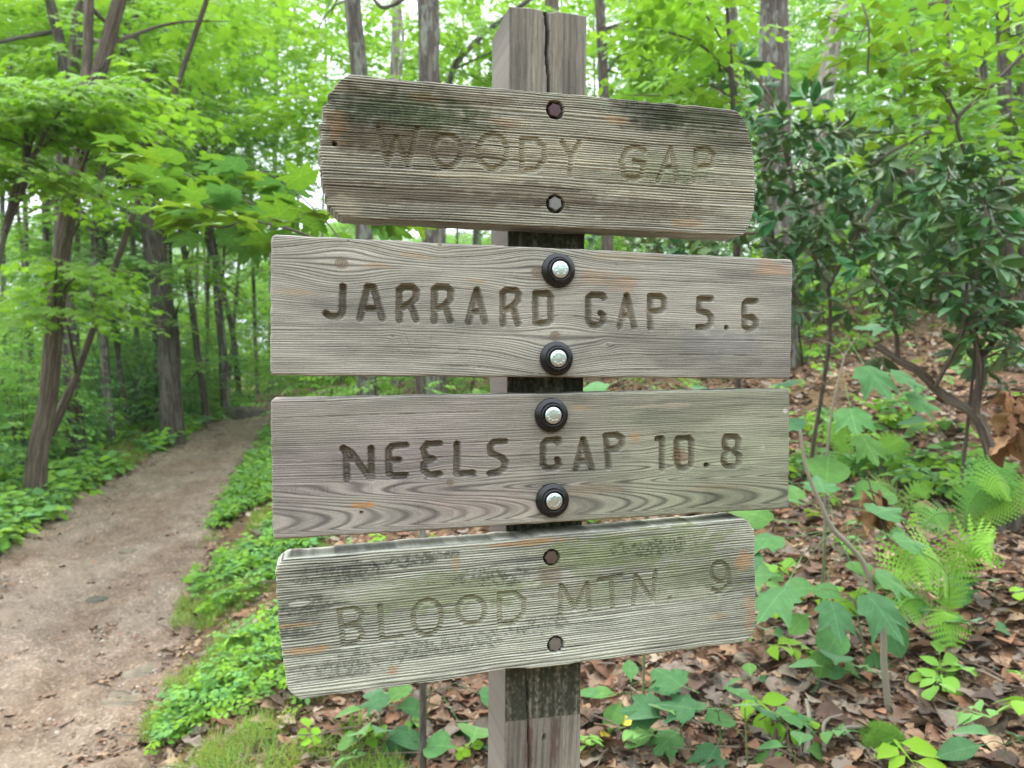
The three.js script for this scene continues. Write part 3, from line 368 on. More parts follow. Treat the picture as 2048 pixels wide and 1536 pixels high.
// vein texture shared by the near leaves: light midrib and side veins on slightly uneven green
const veinTex = tex8(256, 256, (i, j, o) => { const x = i / 256, y = (j / 256 - 0.5), n = fbm(x * 9, y * 9, 4, 3), mid = smooth(0.014, 0.004, Math.abs(y)), u = (x - Math.abs(y) * 0.8) * 11, side = smooth(0.1, 0.03, Math.abs(u - Math.round(u))) * 0.6, b = 205 + 34 * (n - 0.5) + 26 * Math.max(mid, side), w = Math.max(mid, side * 0.6); o[0] = b + 22 * w; o[1] = b + 6 * w; o[2] = b + 14 * w; }, true);
const mapleTex = tex8(256, 256, (i, j, o) => { const x = i / 128 - 0.5 - 0.31, y = (j / 128 - 1) , a = Math.atan2(y, x), r = Math.hypot(x, y), n = fbm(i / 22, j / 22, 6, 3); let w = 0; for (const t of [0, 0.77, -0.77, 1.66, -1.66]) w = Math.max(w, smooth(0.022, 0.006, Math.abs(r * Math.sin(a - t))) * (Math.cos(a - t) > 0 ? 1 : 0), 0.5 * smooth(0.12, 0.03, Math.abs(((r * Math.cos(a - t) - Math.abs(r * Math.sin(a - t))) * 9) % 1 - 0.5)) * (Math.abs(a - t) < 0.3 ? 1 : 0)); const b = 205 + 34 * (n - 0.5) + 24 * w; o[0] = b + 24 * w; o[1] = b + 8 * w; o[2] = b + 14 * w; }, true);
const lin = (r, g, b) => new THREE.Color().setRGB(r, g, b);
const leafMat = (c, o = {}) => new THREE.MeshPhysicalMaterial({ color: c, roughness: 1, transmission: 0.55, thickness: 0, side: THREE.DoubleSide, specularIntensity: 0.4, ...o });
const canopyMat = leafMat(lin(1, 1, 1)), herbMat = leafMat(lin(1, 1, 1), { transmission: 0.4 }), laurelMat = new THREE.MeshPhysicalMaterial({ color: lin(1, 1, 1), roughness: 0.42, side: THREE.DoubleSide, map: veinTex, transmission: 0.15, thickness: 0 });
const litterMat = new THREE.MeshStandardMaterial({ color: lin(1, 1, 1), roughness: 0.9, side: THREE.DoubleSide });
const nearMaple = [lin(0.21, 0.43, 0.035), lin(0.17, 0.38, 0.035), lin(0.25, 0.45, 0.03), lin(0.13, 0.32, 0.06)].map(c => leafMat(c, { map: mapleTex, clearcoat: 0.15, clearcoatRoughness: 0.5, transmission: 0.48 }));
const nearHerb = [lin(0.14, 0.37, 0.1), lin(0.12, 0.33, 0.1), lin(0.17, 0.4, 0.08), lin(0.1, 0.28, 0.1)].map(c => leafMat(c, { map: veinTex, clearcoat: 0.2, clearcoatRoughness: 0.45, transmission: 0.35 }));
const nearLime = [lin(0.2, 0.38, 0.02), lin(0.16, 0.33, 0.02), lin(0.24, 0.4, 0.025)].map(c => leafMat(c, { map: veinTex }));
const nearLaurel = [lin(0.08, 0.2, 0.07), lin(0.1, 0.25, 0.075), lin(0.16, 0.35, 0.07), lin(0.12, 0.27, 0.11)].map(c => new THREE.MeshPhysicalMaterial({ color: c, map: veinTex, roughness: 0.4, side: THREE.DoubleSide }));
function barkTex(seed, a, b, fx, fy, patch) {
  const S = 512, N = (i, j) => { const u = i / S, w = smooth(0.8, 1, u), v = j / S, wy = smooth(0.85, 1, v), f = (p, q) => { const warp = fbm(p * 4, q * 3, seed + 9, 2) * 1.4, r = fbm(p * fx + warp, q * fy, seed, 4); return Math.abs(r - 0.5) * 2; }; return lerp(lerp(f(u, v), f(u - 1, v), w), lerp(f(u, v - 1), f(u - 1, v - 1), w), wy); };
  const H = new Float32Array(S * S); for (let j = 0; j < S; j++) for (let i = 0; i < S; i++) H[j * S + i] = N(i, j);
  const color = tex8(S, S, (i, j, o) => { const t = clamp(0.25 + 1.7 * H[j * S + i]), p = patch ? smooth(0.55, 0.66, fbm(i / 60, j / 90, seed + 20, 3)) * 0.7 : 0, n = 0.9 + 0.2 * noise(i / 3, j / 6, seed); for (let k = 0; k < 3; k++) o[k] = lerp(lerp(a[k], b[k], t), patch ? patch[k] : 0, p) * n; }, true);
  const bump = tex8(S, S, (i, j, o) => { o[0] = o[1] = o[2] = 255 * clamp(H[j * S + i] * 1.6); });
  for (const t of [color, bump]) { t.repeat.set(2.2, 1.1); } return new THREE.MeshStandardMaterial({ map: color, bumpMap: bump, bumpScale: 0.02, roughness: 0.95 });
}
const bark = { dark: barkTex(1, [46, 40, 35], [108, 97, 86], 14, 3, [104, 104, 92]), grey: barkTex(2, [58, 52, 46], [114, 106, 96], 16, 4, [142, 148, 134]), brown: barkTex(3, [66, 56, 48], [118, 104, 92], 18, 3), pale: barkTex(4, [120, 112, 100], [172, 165, 152], 10, 3, [92, 84, 74]) };
const twigMat = new THREE.MeshStandardMaterial({ color: lin(0.075, 0.055, 0.045), roughness: 0.9 }), stemGreen = new THREE.MeshStandardMaterial({ color: lin(0.12, 0.16, 0.06), roughness: 0.8 }), stemPale = new THREE.MeshStandardMaterial({ color: lin(0.24, 0.21, 0.16), roughness: 0.9 }), laurelBark = new THREE.MeshStandardMaterial({ color: lin(0.13, 0.085, 0.065), roughness: 0.9 });
// ------------------------------------------------------------------ foliage in layers
const _q = new THREE.Quaternion(), _e = new THREE.Euler(), _s = V(1, 1, 1);
function place(p, yaw, pitch, roll, s) { return new THREE.Matrix4().compose(p, _q.setFromEuler(_e.set(roll, yaw, pitch, 'YXZ')), _s.set(s, s, s)); }
const hues = { lime: [[0.24, 0.43, 0.025], [0.17, 0.36, 0.025]], mid: [[0.22, 0.42, 0.05], [0.16, 0.36, 0.055]], deep: [[0.08, 0.19, 0.035], [0.05, 0.13, 0.03]], cool: [[0.19, 0.39, 0.1], [0.14, 0.33, 0.1]] };
function hue(name, R) { const [a, b] = hues[name], t = R(), v = 0.8 + 0.4 * R(); return lin(lerp(a[0], b[0], t) * v, lerp(a[1], b[1], t) * v, lerp(a[2], b[2], t) * v); }
function plate(out, cols, c, rad, n, R, hueName, size = 1, thick = 0.1, tilt = 0.35) { // a flat layer of sprays round a branch end
  for (let i = 0; i < n; i++) { const a = R() * 6.283, r = rad * Math.sqrt(R()), p = V(c.x + r * Math.cos(a), c.y + thick * (R() + R() - 1) - 0.12 * rad * (r / rad) ** 2, c.z + r * Math.sin(a)); out.push(place(p, -a + (R() - 0.5) * 1.6, (R() - 0.5) * tilt - 0.12, (R() - 0.5) * tilt, size * (0.7 + 0.6 * R()))); cols.push(hue(hueName, R)); }
}
function project(p) { const v = p.clone().sub(EYE_P).applyAxisAngle(V(1, 0, 0), -PITCH); return v.z < -0.05 ? [W0 / 2 + F * v.x / -v.z, H0 / 2 - F * v.y / -v.z] : null; }
const seen = (p, m = 60) => { const q = project(p); return q && q[0] > -m && q[0] < W0 + m && q[1] > -m && q[1] < H0 + m; };
// ------------------------------------------------------------------ trees: trunk paths traced as [pixel x, pixel y, pixel width]; the foot stands on the ground
function tree(name, label, group, s) {
  const R = rng(s.seed), first = s.stems[0].pts, foot = s.d ? (() => { const p = atDepth(first[0][0], first[0][1], s.d); return onGround(p.x, p.z, -0.1); })() : groundHit(first[0][0], first[0][1]), d = -foot.z;
  const g = thing(name, label, 'tree', foot, group), loc = p => p.clone().sub(foot), trunkPts = [];
  s.stems.forEach((st, k) => {
    const dd = d + (st.dd || 0), pts = st.pts.map(([x, y]) => atDepth(x, y, dd)), rad = st.pts.map(q => q[2] / 2 * dd / F);
    if (k === 0) { pts[0] = foot.clone(); pts[0].y -= 0.15; rad[0] *= 1.0; }
    if (!st.end) { const n = pts.length, dir = pts[n - 1].clone().sub(pts[n - 2]).normalize(); dir.y = Math.max(dir.y, 0.6); dir.normalize(); const up = s.up ?? 3.5; pts.push(pts[n - 1].clone().addScaledVector(dir, up)); rad.push(rad[n - 1] * 0.65); }
    pts.forEach((p, i) => { if (i) p.z += (R() - 0.5) * 0.06; }); trunkPts.push(...pts);
    part(k === 0 ? 'trunk' : 'limb', tube(pts.map(loc), rad, rad[0] > 0.06 ? 16 : 9, 5, s.lump ?? 0.22, s.seed + k), bark[s.bark || 'dark'], g);
  });
  const ms = [], cs = []; // crown layers: [px0, px1, py0, py1, depth from, depth to, how many, radius, sprays each, hue]
  for (const [x0, x1, y0, y1, d0, d1, n, rad, per, h, size] of s.crown || []) for (let i = 0; i < n; i++) {
    const c = atDepth(lerp(x0, x1, R()), lerp(y0, y1, R()), d + lerp(d0, d1, R())); if ((project(c) || [0, -999])[1] < -50) continue; if (c.y < groundY(c.x, c.z) + 0.25) c.y = groundY(c.x, c.z) + 0.25 + 0.3 * R();
    plate(ms, cs, loc(c), rad * (0.7 + 0.6 * R()), per, R, h, size || 1);
    if (i % 3 === 0) { // a branch that carries it
      let b = trunkPts[0], best = 1e9; for (const p of trunkPts) { const e = Math.abs(p.y - (c.y - 0.5)) + p.distanceTo(c) * 0.3; if (e < best) { best = e; b = p; } }
      const m = b.clone().lerp(c, 0.5); m.y += 0.08; part('branch', tube([loc(b), loc(m), loc(c)], [0.018 + 0.006 * R(), 0.012, 0.004], 5, 4, 0.2, i), bark[s.bark || 'dark'], g);
    }
  }
  if (ms.length) instanced('crown', s.leaf || mapleSprays[s.seed % 2], canopyMat, ms, cs, g);
  return g;
}
const LT = 'trees below the trail';
tree('leaning_maple', 'leaning brown maple beside the trail that forks above head height', LT, { seed: 1, bark: 'brown', stems: [
  { pts: [[66, 1005, 44], [78, 900, 38], [93, 790, 35], [110, 640, 33], [126, 520, 33], [141, 420, 32], [154, 330, 30], [166, 240, 28], [192, 170, 27], [214, 90, 27], [240, 10, 26]] },
  { pts: [[160, 300, 20], [166, 200, 20], [172, 110, 19], [177, 10, 18]], dd: -0.05 }, { pts: [[98, 870, 20], [116, 828, 19], [136, 790, 18], [150, 750, 14]], dd: 0.3 }],
  crown: [[-60, 320, 175, 260, -1.6, -0.6, 9, 0.4, 18, 'lime', 0.8], [40, 330, 300, 430, -0.8, 0.8, 4, 0.4, 13, 'lime', 0.75], [-80, 480, -120, 150, -0.5, 2.5, 16, 0.6, 18, 'lime'], [0, 190, 500, 640, -0.6, 0.2, 7, 0.35, 16, 'lime', 0.8]] });
tree('forked_oak', 'dark rough forked trunk close behind the leaning maple', LT, { seed: 2, bark: 'dark', lump: 0.4, stems: [
  { pts: [[158, 925, 38], [148, 830, 32], [138, 700, 27], [130, 560, 25], [122, 440, 24], [128, 300, 23], [134, 170, 22], [118, 80, 20], [98, 0, 18]] }, { pts: [[133, 180, 24], [146, 110, 22], [160, 40, 22], [172, -20, 20]] }, { pts: [[112, 62, 10], [70, 72, 9], [30, 78, 8], [-20, 88, 6]], end: 1 }],
  crown: [[-60, 300, 60, 330, 0, 2, 8, 0.55, 18, 'lime', 0.85], [60, 260, -200, 40, 0, 2.5, 9, 0.7, 22, 'lime'], [-40, 200, 420, 640, 0.3, 2.5, 8, 0.45, 16, 'lime', 0.8]] });
tree('slender_maple', 'slender grey maple with a low fork behind the leaning maple', LT, { seed: 3, bark: 'grey', d: 9.4, stems: [
  { pts: [[228, 900, 18], [215, 780, 17], [205, 690, 16], [188, 600, 15], [186, 500, 14], [194, 420, 14], [208, 340, 12], [224, 250, 11], [236, 160, 9]] }, { pts: [[184, 470, 11], [164, 425, 10], [150, 380, 9]], end: 1 }],
  crown: [[120, 400, 200, 420, 0, 1.2, 8, 0.5, 18, 'lime', 0.85], [140, 330, 420, 620, -0.4, 1.4, 9, 0.5, 22, 'mid']] });
tree('shaggy_oak', 'thick dark shaggy trunk past the leaning maple with a drooping bare limb', LT, { seed: 4, bark: 'dark', lump: 0.5, d: 9.8, stems: [
  { pts: [[352, 890, 46], [342, 790, 38], [334, 700, 36], [322, 600, 36], [308, 500, 38], [298, 420, 42], [288, 330, 38], [280, 230, 30], [272, 160, 26], [268, 60, 22]] }, { pts: [[284, 542, 12], [250, 545, 11], [222, 528, 11], [200, 500, 10], [190, 482, 9]], end: 1, dd: -0.2 },
  { pts: [[238, 205, 12], [252, 178, 13], [275, 168, 13], [300, 160, 11], [318, 120, 9], [332, 60, 7]], end: 1, dd: -0.3 }, { pts: [[300, 160, 8], [350, 172, 6], [384, 182, 4]], end: 1, dd: -0.3 }, { pts: [[345, 860, 26], [350, 760, 22], [346, 660, 20], [338, 600, 18]], dd: 0.25, end: 1 }],
  crown: [[180, 420, -120, 140, -0.6, 2.5, 14, 0.65, 22, 'lime'], [220, 480, 220, 420, 0.2, 2.4, 8, 0.5, 18, 'lime', 0.85], [250, 560, 440, 640, -0.8, 2, 10, 0.45, 16, 'lime', 0.8]] });
const thin = (label, seed, d, barkName, pts, crown) => tree('thin_tree', label, LT, { seed, d, bark: barkName, stems: [{ pts }], crown });
thin('thin dark leaning trunk just past the shaggy oak', 5, 11.5, 'dark', [[414, 850, 16], [410, 800, 14], [398, 720, 14], [384, 620, 13], [372, 520, 12], [360, 460, 12], [350, 380, 10]], [[330, 520, 180, 460, -0.5, 2, 14, 0.6, 24, 'mid']]);
thin('grey trunk with pale patches beside the trail rocks', 6, 12.5, 'grey', [[452, 850, 22], [450, 790, 18], [444, 700, 17], [436, 600, 15], [428, 500, 14], [416, 430, 12], [410, 330, 10]], [[380, 620, 60, 420, -0.5, 2.5, 18, 0.7, 26, 'mid']]);
thin('crooked thin grey trunk beyond the shaggy oak', 7, 14, 'grey', [[268, 860, 14], [262, 760, 12], [238, 700, 12], [228, 620, 11], [216, 560, 11], [206, 480, 10]], [[120, 330, 300, 560, -1, 2, 12, 0.7, 24, 'mid']]);
thin('straight dark pole trunk in the thicket', 8, 10.5, 'dark', [[262, 890, 12], [252, 830, 11], [240, 740, 10], [226, 640, 9], [218, 560, 8]], [[150, 300, 480, 640, -0.5, 1, 8, 0.45, 20, 'mid']]);
thin('slim dark trunk hooked at mid height', 9, 15, 'dark', [[480, 820, 12], [470, 700, 11], [452, 600, 10], [430, 520, 10], [416, 490, 9], [408, 420, 8]], [[380, 560, 220, 480, -1, 2, 12, 0.8, 24, 'mid']]);
thin('bare upright pole beside the thin leaning trunk', 10, 13, 'grey', [[290, 860, 11], [284, 760, 10], [274, 660, 10], [268, 560, 10], [266, 480, 9], [262, 380, 8]], [[200, 360, 200, 420, -1, 2, 10, 0.7, 24, 'lime']]);
tree('young_maple', 'thin dark curved stem of a young maple at the trail verge', LT, { seed: 11, d: 5.2, bark: 'dark', up: 0.5, lump: 0.1, stems: [{ pts: [[-60, 900, 12], [-30, 700, 11], [-6, 540, 11], [14, 460, 10], [38, 400, 9], [56, 330, 8], [64, 312, 8], [95, 280, 6], [122, 245, 5]] }, { pts: [[62, 315, 5], [40, 290, 4], [0, 276, 3], [-40, 268, 2]], end: 1 }],
  crown: [[-40, 260, 190, 260, -0.4, 0.3, 9, 0.3, 20, 'lime', 0.8], [-40, 120, 280, 420, -0.3, 0.6, 6, 0.3, 16, 'lime', 0.75]] });
const UT = 'trees up the slope behind the sign';
tree('grey_trunk_tree', 'smooth grey trunk standing straight behind the topmost board', UT, { seed: 12, d: 8.5, bark: 'grey', stems: [{ pts: [[735, 860, 40], [728, 500, 36], [722, 200, 34], [714, 100, 33], [706, 0, 32], [702, -60, 31]] }], crown: [[480, 700, -150, 190, 1, 5, 14, 0.7, 24, 'lime', 0.9], [560, 700, 150, 300, 0, 2, 6, 0.5, 22, 'lime']] });
tree('blotched_trunk_tree', 'thick trunk with black blotches on pale bark behind the sign', UT, { seed: 13, d: 8.0, bark: 'grey', lump: 0.3, stems: [{ pts: [[872, 860, 48], [866, 400, 44], [858, 150, 42], [857, 60, 41], [855, -40, 41]] }, { pts: [[740, -12, 6], [762, 12, 8], [785, 8, 8], [812, -6, 9], [850, -20, 12]], end: 1, dd: 0.1 }], crown: [[740, 1050, -220, 60, 1, 5, 12, 0.6, 22, 'lime', 0.9]] });
tree('pale_far_tree', 'thin pale trunk between the two grey trunks behind the sign', UT, { seed: 14, d: 14, bark: 'pale', stems: [{ pts: [[792, 800, 22], [790, 300, 19], [788, 150, 18], [792, 70, 17], [790, -20, 16]] }, { pts: [[796, 170, 7], [806, 90, 7], [800, 20, 7]], dd: -1 }], crown: [[700, 1000, 20, 240, 0, 3, 11, 0.7, 22, 'lime', 1.2]] });
tree('slanting_limb_tree', 'slanting pale limb rising towards the top of the post', UT, { seed: 15, d: 12, bark: 'grey', stems: [{ pts: [[880, 760, 14], [890, 300, 13], [905, 140, 13], [940, 95, 12], [980, 58, 11], [1030, 20, 10]] }], crown: [[860, 1080, 40, 200, -1, 2, 7, 0.6, 20, 'lime', 1.1]] });
tree('dark_trunk_tree', 'dark trunk just past the post above the topmost board', UT, { seed: 16, d: 9.5, bark: 'dark', stems: [{ pts: [[1215, 800, 26], [1212, 300, 23], [1207, 160, 21], [1202, 60, 20], [1197, -20, 19]] }], crown: [[1230, 1480, -160, 120, 0.3, 3, 12, 0.6, 22, 'lime'], [1230, 1480, 80, 260, 0.5, 2.5, 9, 0.5, 22, 'lime']] });
tree('post_top_tree', 'trunk showing over the very top of the post', UT, { seed: 17, d: 13, bark: 'brown', stems: [{ pts: [[1110, 700, 32], [1106, 200, 30], [1104, 40, 28], [1102, -40, 28]] }], crown: [[960, 1300, -140, 140, -1, 2, 16, 0.8, 26, 'lime', 1.2]] });
tree('lichened_oak', 'broad rough grey oak trunk with lichen above the laurel', UT, { seed: 18, d: 7.5, bark: 'grey', lump: 0.35, stems: [{ pts: [[1562, 760, 70], [1556, 450, 62], [1550, 250, 58], [1548, 120, 56], [1550, 0, 54], [1552, -60, 53]] }], crown: [[1380, 1760, -200, 60, 0.6, 3, 14, 0.6, 22, 'lime']] });
tree('pale_leaning_tree', 'pale leaning snag high up the slope', UT, { seed: 19, d: 13, bark: 'pale', stems: [{ pts: [[1625, 420, 34], [1650, 200, 33], [1672, 60, 32], [1696, -20, 30]] }], crown: [[1600, 1860, -100, 160, 0.3, 2, 10, 0.8, 24, 'lime', 1.2]] });
for (const [x, d, w, label, b] of [[1898, 8.5, 11, 'slim trunk crossing the lime coloured sprays on the bank', 'brown'], [1962, 11, 24, 'grey trunk up the slope above the laurel', 'grey'], [2008, 9.5, 26, 'dark trunk in shade at the upper edge of the laurel', 'dark'], [2040, 12, 16, 'brown trunk at the far end of the laurel', 'brown'], [1830, 15, 18, 'faint trunk far up the slope between the lime sprays', 'grey'], [1470, 14, 16, 'faint trunk up the slope beside the lichened oak', 'grey'], [1340, 16, 18, 'far trunk between the post and the lichened oak', 'brown']])
  tree('slope_tree', label, UT, { seed: 30 + x, d, bark: b, stems: [{ pts: [[x + 6, 640, w * 1.15], [x + 3, 400, w], [x, 200, w * 0.95], [x - 4, 0, w * 0.9], [x - 6, -80, w * 0.85]] }], crown: [[x - 180, x + 180, -120, 260, 0.2, 2, 10, 0.6, 22, 'mid', 1.05], [x - 160, x + 160, 200, 420, -1, 1.5, 8, 0.5, 22, 'mid']] });
// further trees that fill the woods
{
  const R = rng(77); let n = 0;
  for (let i = 0; i < 400 && n < 64; i++) {
    const lf = i % 3 === 0, d = lf ? 10 + 8 * R() : 13 + 24 * Math.pow(R(), 0.8), px = lf ? -20 + 640 * R() : -80 + 2200 * R(), p = atDepth(px, 700, d); if (inPath(p.x, p.z, -0.8)) continue; n++;
    const w = (lf ? 0.05 + 0.06 * R() : 0.07 + 0.16 * R() * R()) * F / d, lean = (R() - 0.5) * (lf ? 130 : 60), y0 = (project(onGround(p.x, p.z)) || [0, 720])[1];
    tree('woodland_tree', 'slim trunk standing far back among the green woods', 'far trunks in the woods', { seed: 500 + i, d, bark: ['grey', 'brown', 'dark', 'grey'][i % 4], up: 2, stems: [{ pts: [[px, y0, w * 1.2], [px + lean * (0.2 + 0.3 * R()), y0 - 240, w], [px + lean * (0.5 + 0.4 * R()), y0 - 480, w * 0.85], [px + lean, y0 - 700, w * 0.7]] }], leaf: canopySprays[i % 2], crown: [[px - 190, px + 190, -60, 330, -2, 2, 14, 0.85, 26, R() < 0.6 ? 'lime' : 'mid', 0.9], [px - 120, px + 120, 330, y0 - 70, -1, 1, 4, 0.6, 18, 'mid', 0.85]] });
  }
}
// the woods beyond, one mass of leaves with gaps for the sky
{
  const R = rng(91), ms = [], cs = [], ms2 = [], cs2 = []; let n = 0;
  for (let i = 0; i < 900000 && n < 120000; i++) {
    const px = -300 + 2650 * R(), left = px < 1250, d = left ? 18 + 34 * Math.pow(R(), 0.8) : 15 + 38 * Math.pow(R(), 0.9), p0 = atDepth(px, 700, d), x = p0.x, gy = groundY(x, -d), topY = left ? -1.2 + (d - 18) * 0.31 + 3.4 * (fbm(x * 0.2, d * 0.2, 97, 3) - 0.4) : gy + 14, y = left ? Math.max(topY, gy + 0.6 + 3.2 * fbm(x * 0.3 + 9, d * 0.3, 98, 2)) - 2.6 * R() * R() : gy + 0.2 + 14 * Math.pow(R(), 1.45); if (inPath(x, -d, -0.4) && y < gy + 4) continue;
    const clump = fbm(x * 0.42 + 50, y * 0.6 + d * 0.13, 95, 3), th = left ? 0.36 : 0.4 + 0.12 * smooth(4.5, 8.5, y - gy); if (clump < th) continue;
    const p = V(x + (R() - 0.5) * 0.5, y, -d); const s = 0.85 + 0.5 * R(), m = place(p, R() * 6.28, (R() - 0.5) * 0.8 - 0.1, (R() - 0.5) * 0.8, s), c = hue(R() < 0.55 ? 'lime' : 'mid', R);
    if (n % 2) { ms.push(m); cs.push(c); } else { ms2.push(m); cs2.push(c); } n++;
  }
  const a = instanced('distant_foliage', canopySprays[0], canopyMat, ms, cs, scene), b = instanced('distant_foliage_001', canopySprays[1], canopyMat, ms2, cs2, scene);
  a.userData = { kind: 'stuff', label: 'bright green leaves of the woods far beyond the sign', category: 'foliage' }; b.userData = { kind: 'stuff', label: 'further green leaves filling the woods beyond the trees', category: 'foliage' };
}
// ------------------------------------------------------------------ near plants
const _tx = new THREE.Quaternion();
function leafAt(geo, mat, parent, p, yaw, pitch, roll, s, tip = 0) { const m = part('leaf', geo, mat, parent); m.position.copy(p); m.rotation.set(roll, yaw, pitch, 'YXZ'); if (tip) m.quaternion.premultiply(_tx.setFromAxisAngle(V(1, 0, 0), tip)); m.scale.setScalar(s); return m; }
const pick = (a, R) => a[Math.floor(R() * a.length)];
// maple sapling standing behind the sign, its branch of large leaves reaching over the trail
{
  const R = rng(201), d0 = 2.25, foot = (() => { const p = atDepth(842, 760, d0); return onGround(p.x, p.z, -0.02); })(), g = thing('maple_sapling', 'maple sapling behind the sign with a spread of large bright lobed leaves', 'tree', foot), loc = p => p.clone().sub(foot);
  part('trunk', tube([foot, atDepth(842, 900, d0), atDepth(826, 640, d0), atDepth(790, 470, d0), atDepth(760, 330, d0)].map(loc), [0.011, 0.01, 0.009, 0.007, 0.004], 8, 6, 0.1), bark.grey, g);
  const twigs = [[[808, 545, 0], [700, 505, -0.05], [583, 460, -0.05], [490, 437, 0], [404, 410, 0.05], [330, 385, 0.1]], [[583, 460, -0.05], [500, 405, 0.12], [430, 375, 0.2], [350, 340, 0.25], [290, 325, 0.3]], [[700, 505, -0.05], [640, 430, 0.1], [560, 360, 0.2], [500, 330, 0.3]], [[640, 440, 0.1], [690, 420, -0.1], [760, 440, -0.15]], [[490, 437, 0], [440, 455, -0.15], [380, 440, -0.2]]];
  const curves = twigs.map((t, k) => { const pts = t.map(([x, y, e]) => atDepth(x, y, d0 + e)); part('branch', tube(pts.map(loc), [k ? 0.0035 : 0.005, 0.0012], 6, 6, 0.1), twigMat, g); return new THREE.CatmullRomCurve3(pts); });
  const counts = [34, 30, 20, 12, 12];
  curves.forEach((c, k) => { for (let i = 0; i < counts[k]; i++) { const t = 0.22 + 0.8 * (i + R()) / counts[k], p = c.getPoint(Math.min(1, t)), tan = c.getTangent(Math.min(1, t)), yaw = Math.atan2(-tan.z, tan.x) + (i % 2 ? 1 : -1) * (0.5 + R() * 0.9), s = 0.095 + 0.045 * R(); p.y += 0.04 * R(); leafAt(pick(maples, R), pick(nearMaple, R), g, loc(p), yaw, 0.1 - 0.5 * R(), (R() - 0.5) * 0.6, s, -0.75 + 0.7 * R()); } });
}
// small maples on the bank: stem traced in pixels, leaves as [px, py, size in pixels, yaw, pitch, roll]
function sapling(label, stem, leaves, o) {
  const R = rng(o.seed), foot = o.d ? (() => { const p = atDepth(stem[0][0], stem[0][1], o.d); return onGround(p.x, p.z, -0.01); })() : groundHit(stem[0][0], stem[0][1]), d = -foot.z, g = thing(o.name || 'maple_seedling', label, o.cat || 'sapling', foot), loc = p => p.clone().sub(foot), pts = stem.map(([x, y], i) => i ? atDepth(x, y, d + (o.lean || 0) * i / stem.length) : foot.clone());
  part('stem', tube(pts.map(loc), [o.w * d / F / 2, o.w * d / F / 2 * 0.45], 8, 6, 0.15, o.seed), o.mat || stemPale, g);
  for (const [x, y, s, yaw, pitch, roll, dd] of leaves) {
    const p = atDepth(x, y, d + (o.lean || 0) + (dd || 0)), size = s * d / F; let best = pts[0], bd = 1e9; for (const q of pts) { const e = q.distanceTo(p); if (e < bd) { bd = e; best = q; } }
    const lf = leafAt(o.leaf || pick(maples, R), pick(o.mats || nearHerb, R), g, loc(p), yaw, pitch, roll, size, 0.1 + 0.45 * R());
    if (bd > 0.03) part('stalk', tube([loc(best), loc(best.clone().lerp(p, 0.6)).add(V(0, 0.01, 0)), loc(p)], [0.0014, 0.001], 5, 3, 0), o.mat || stemGreen, g);
  }
  return g;
}
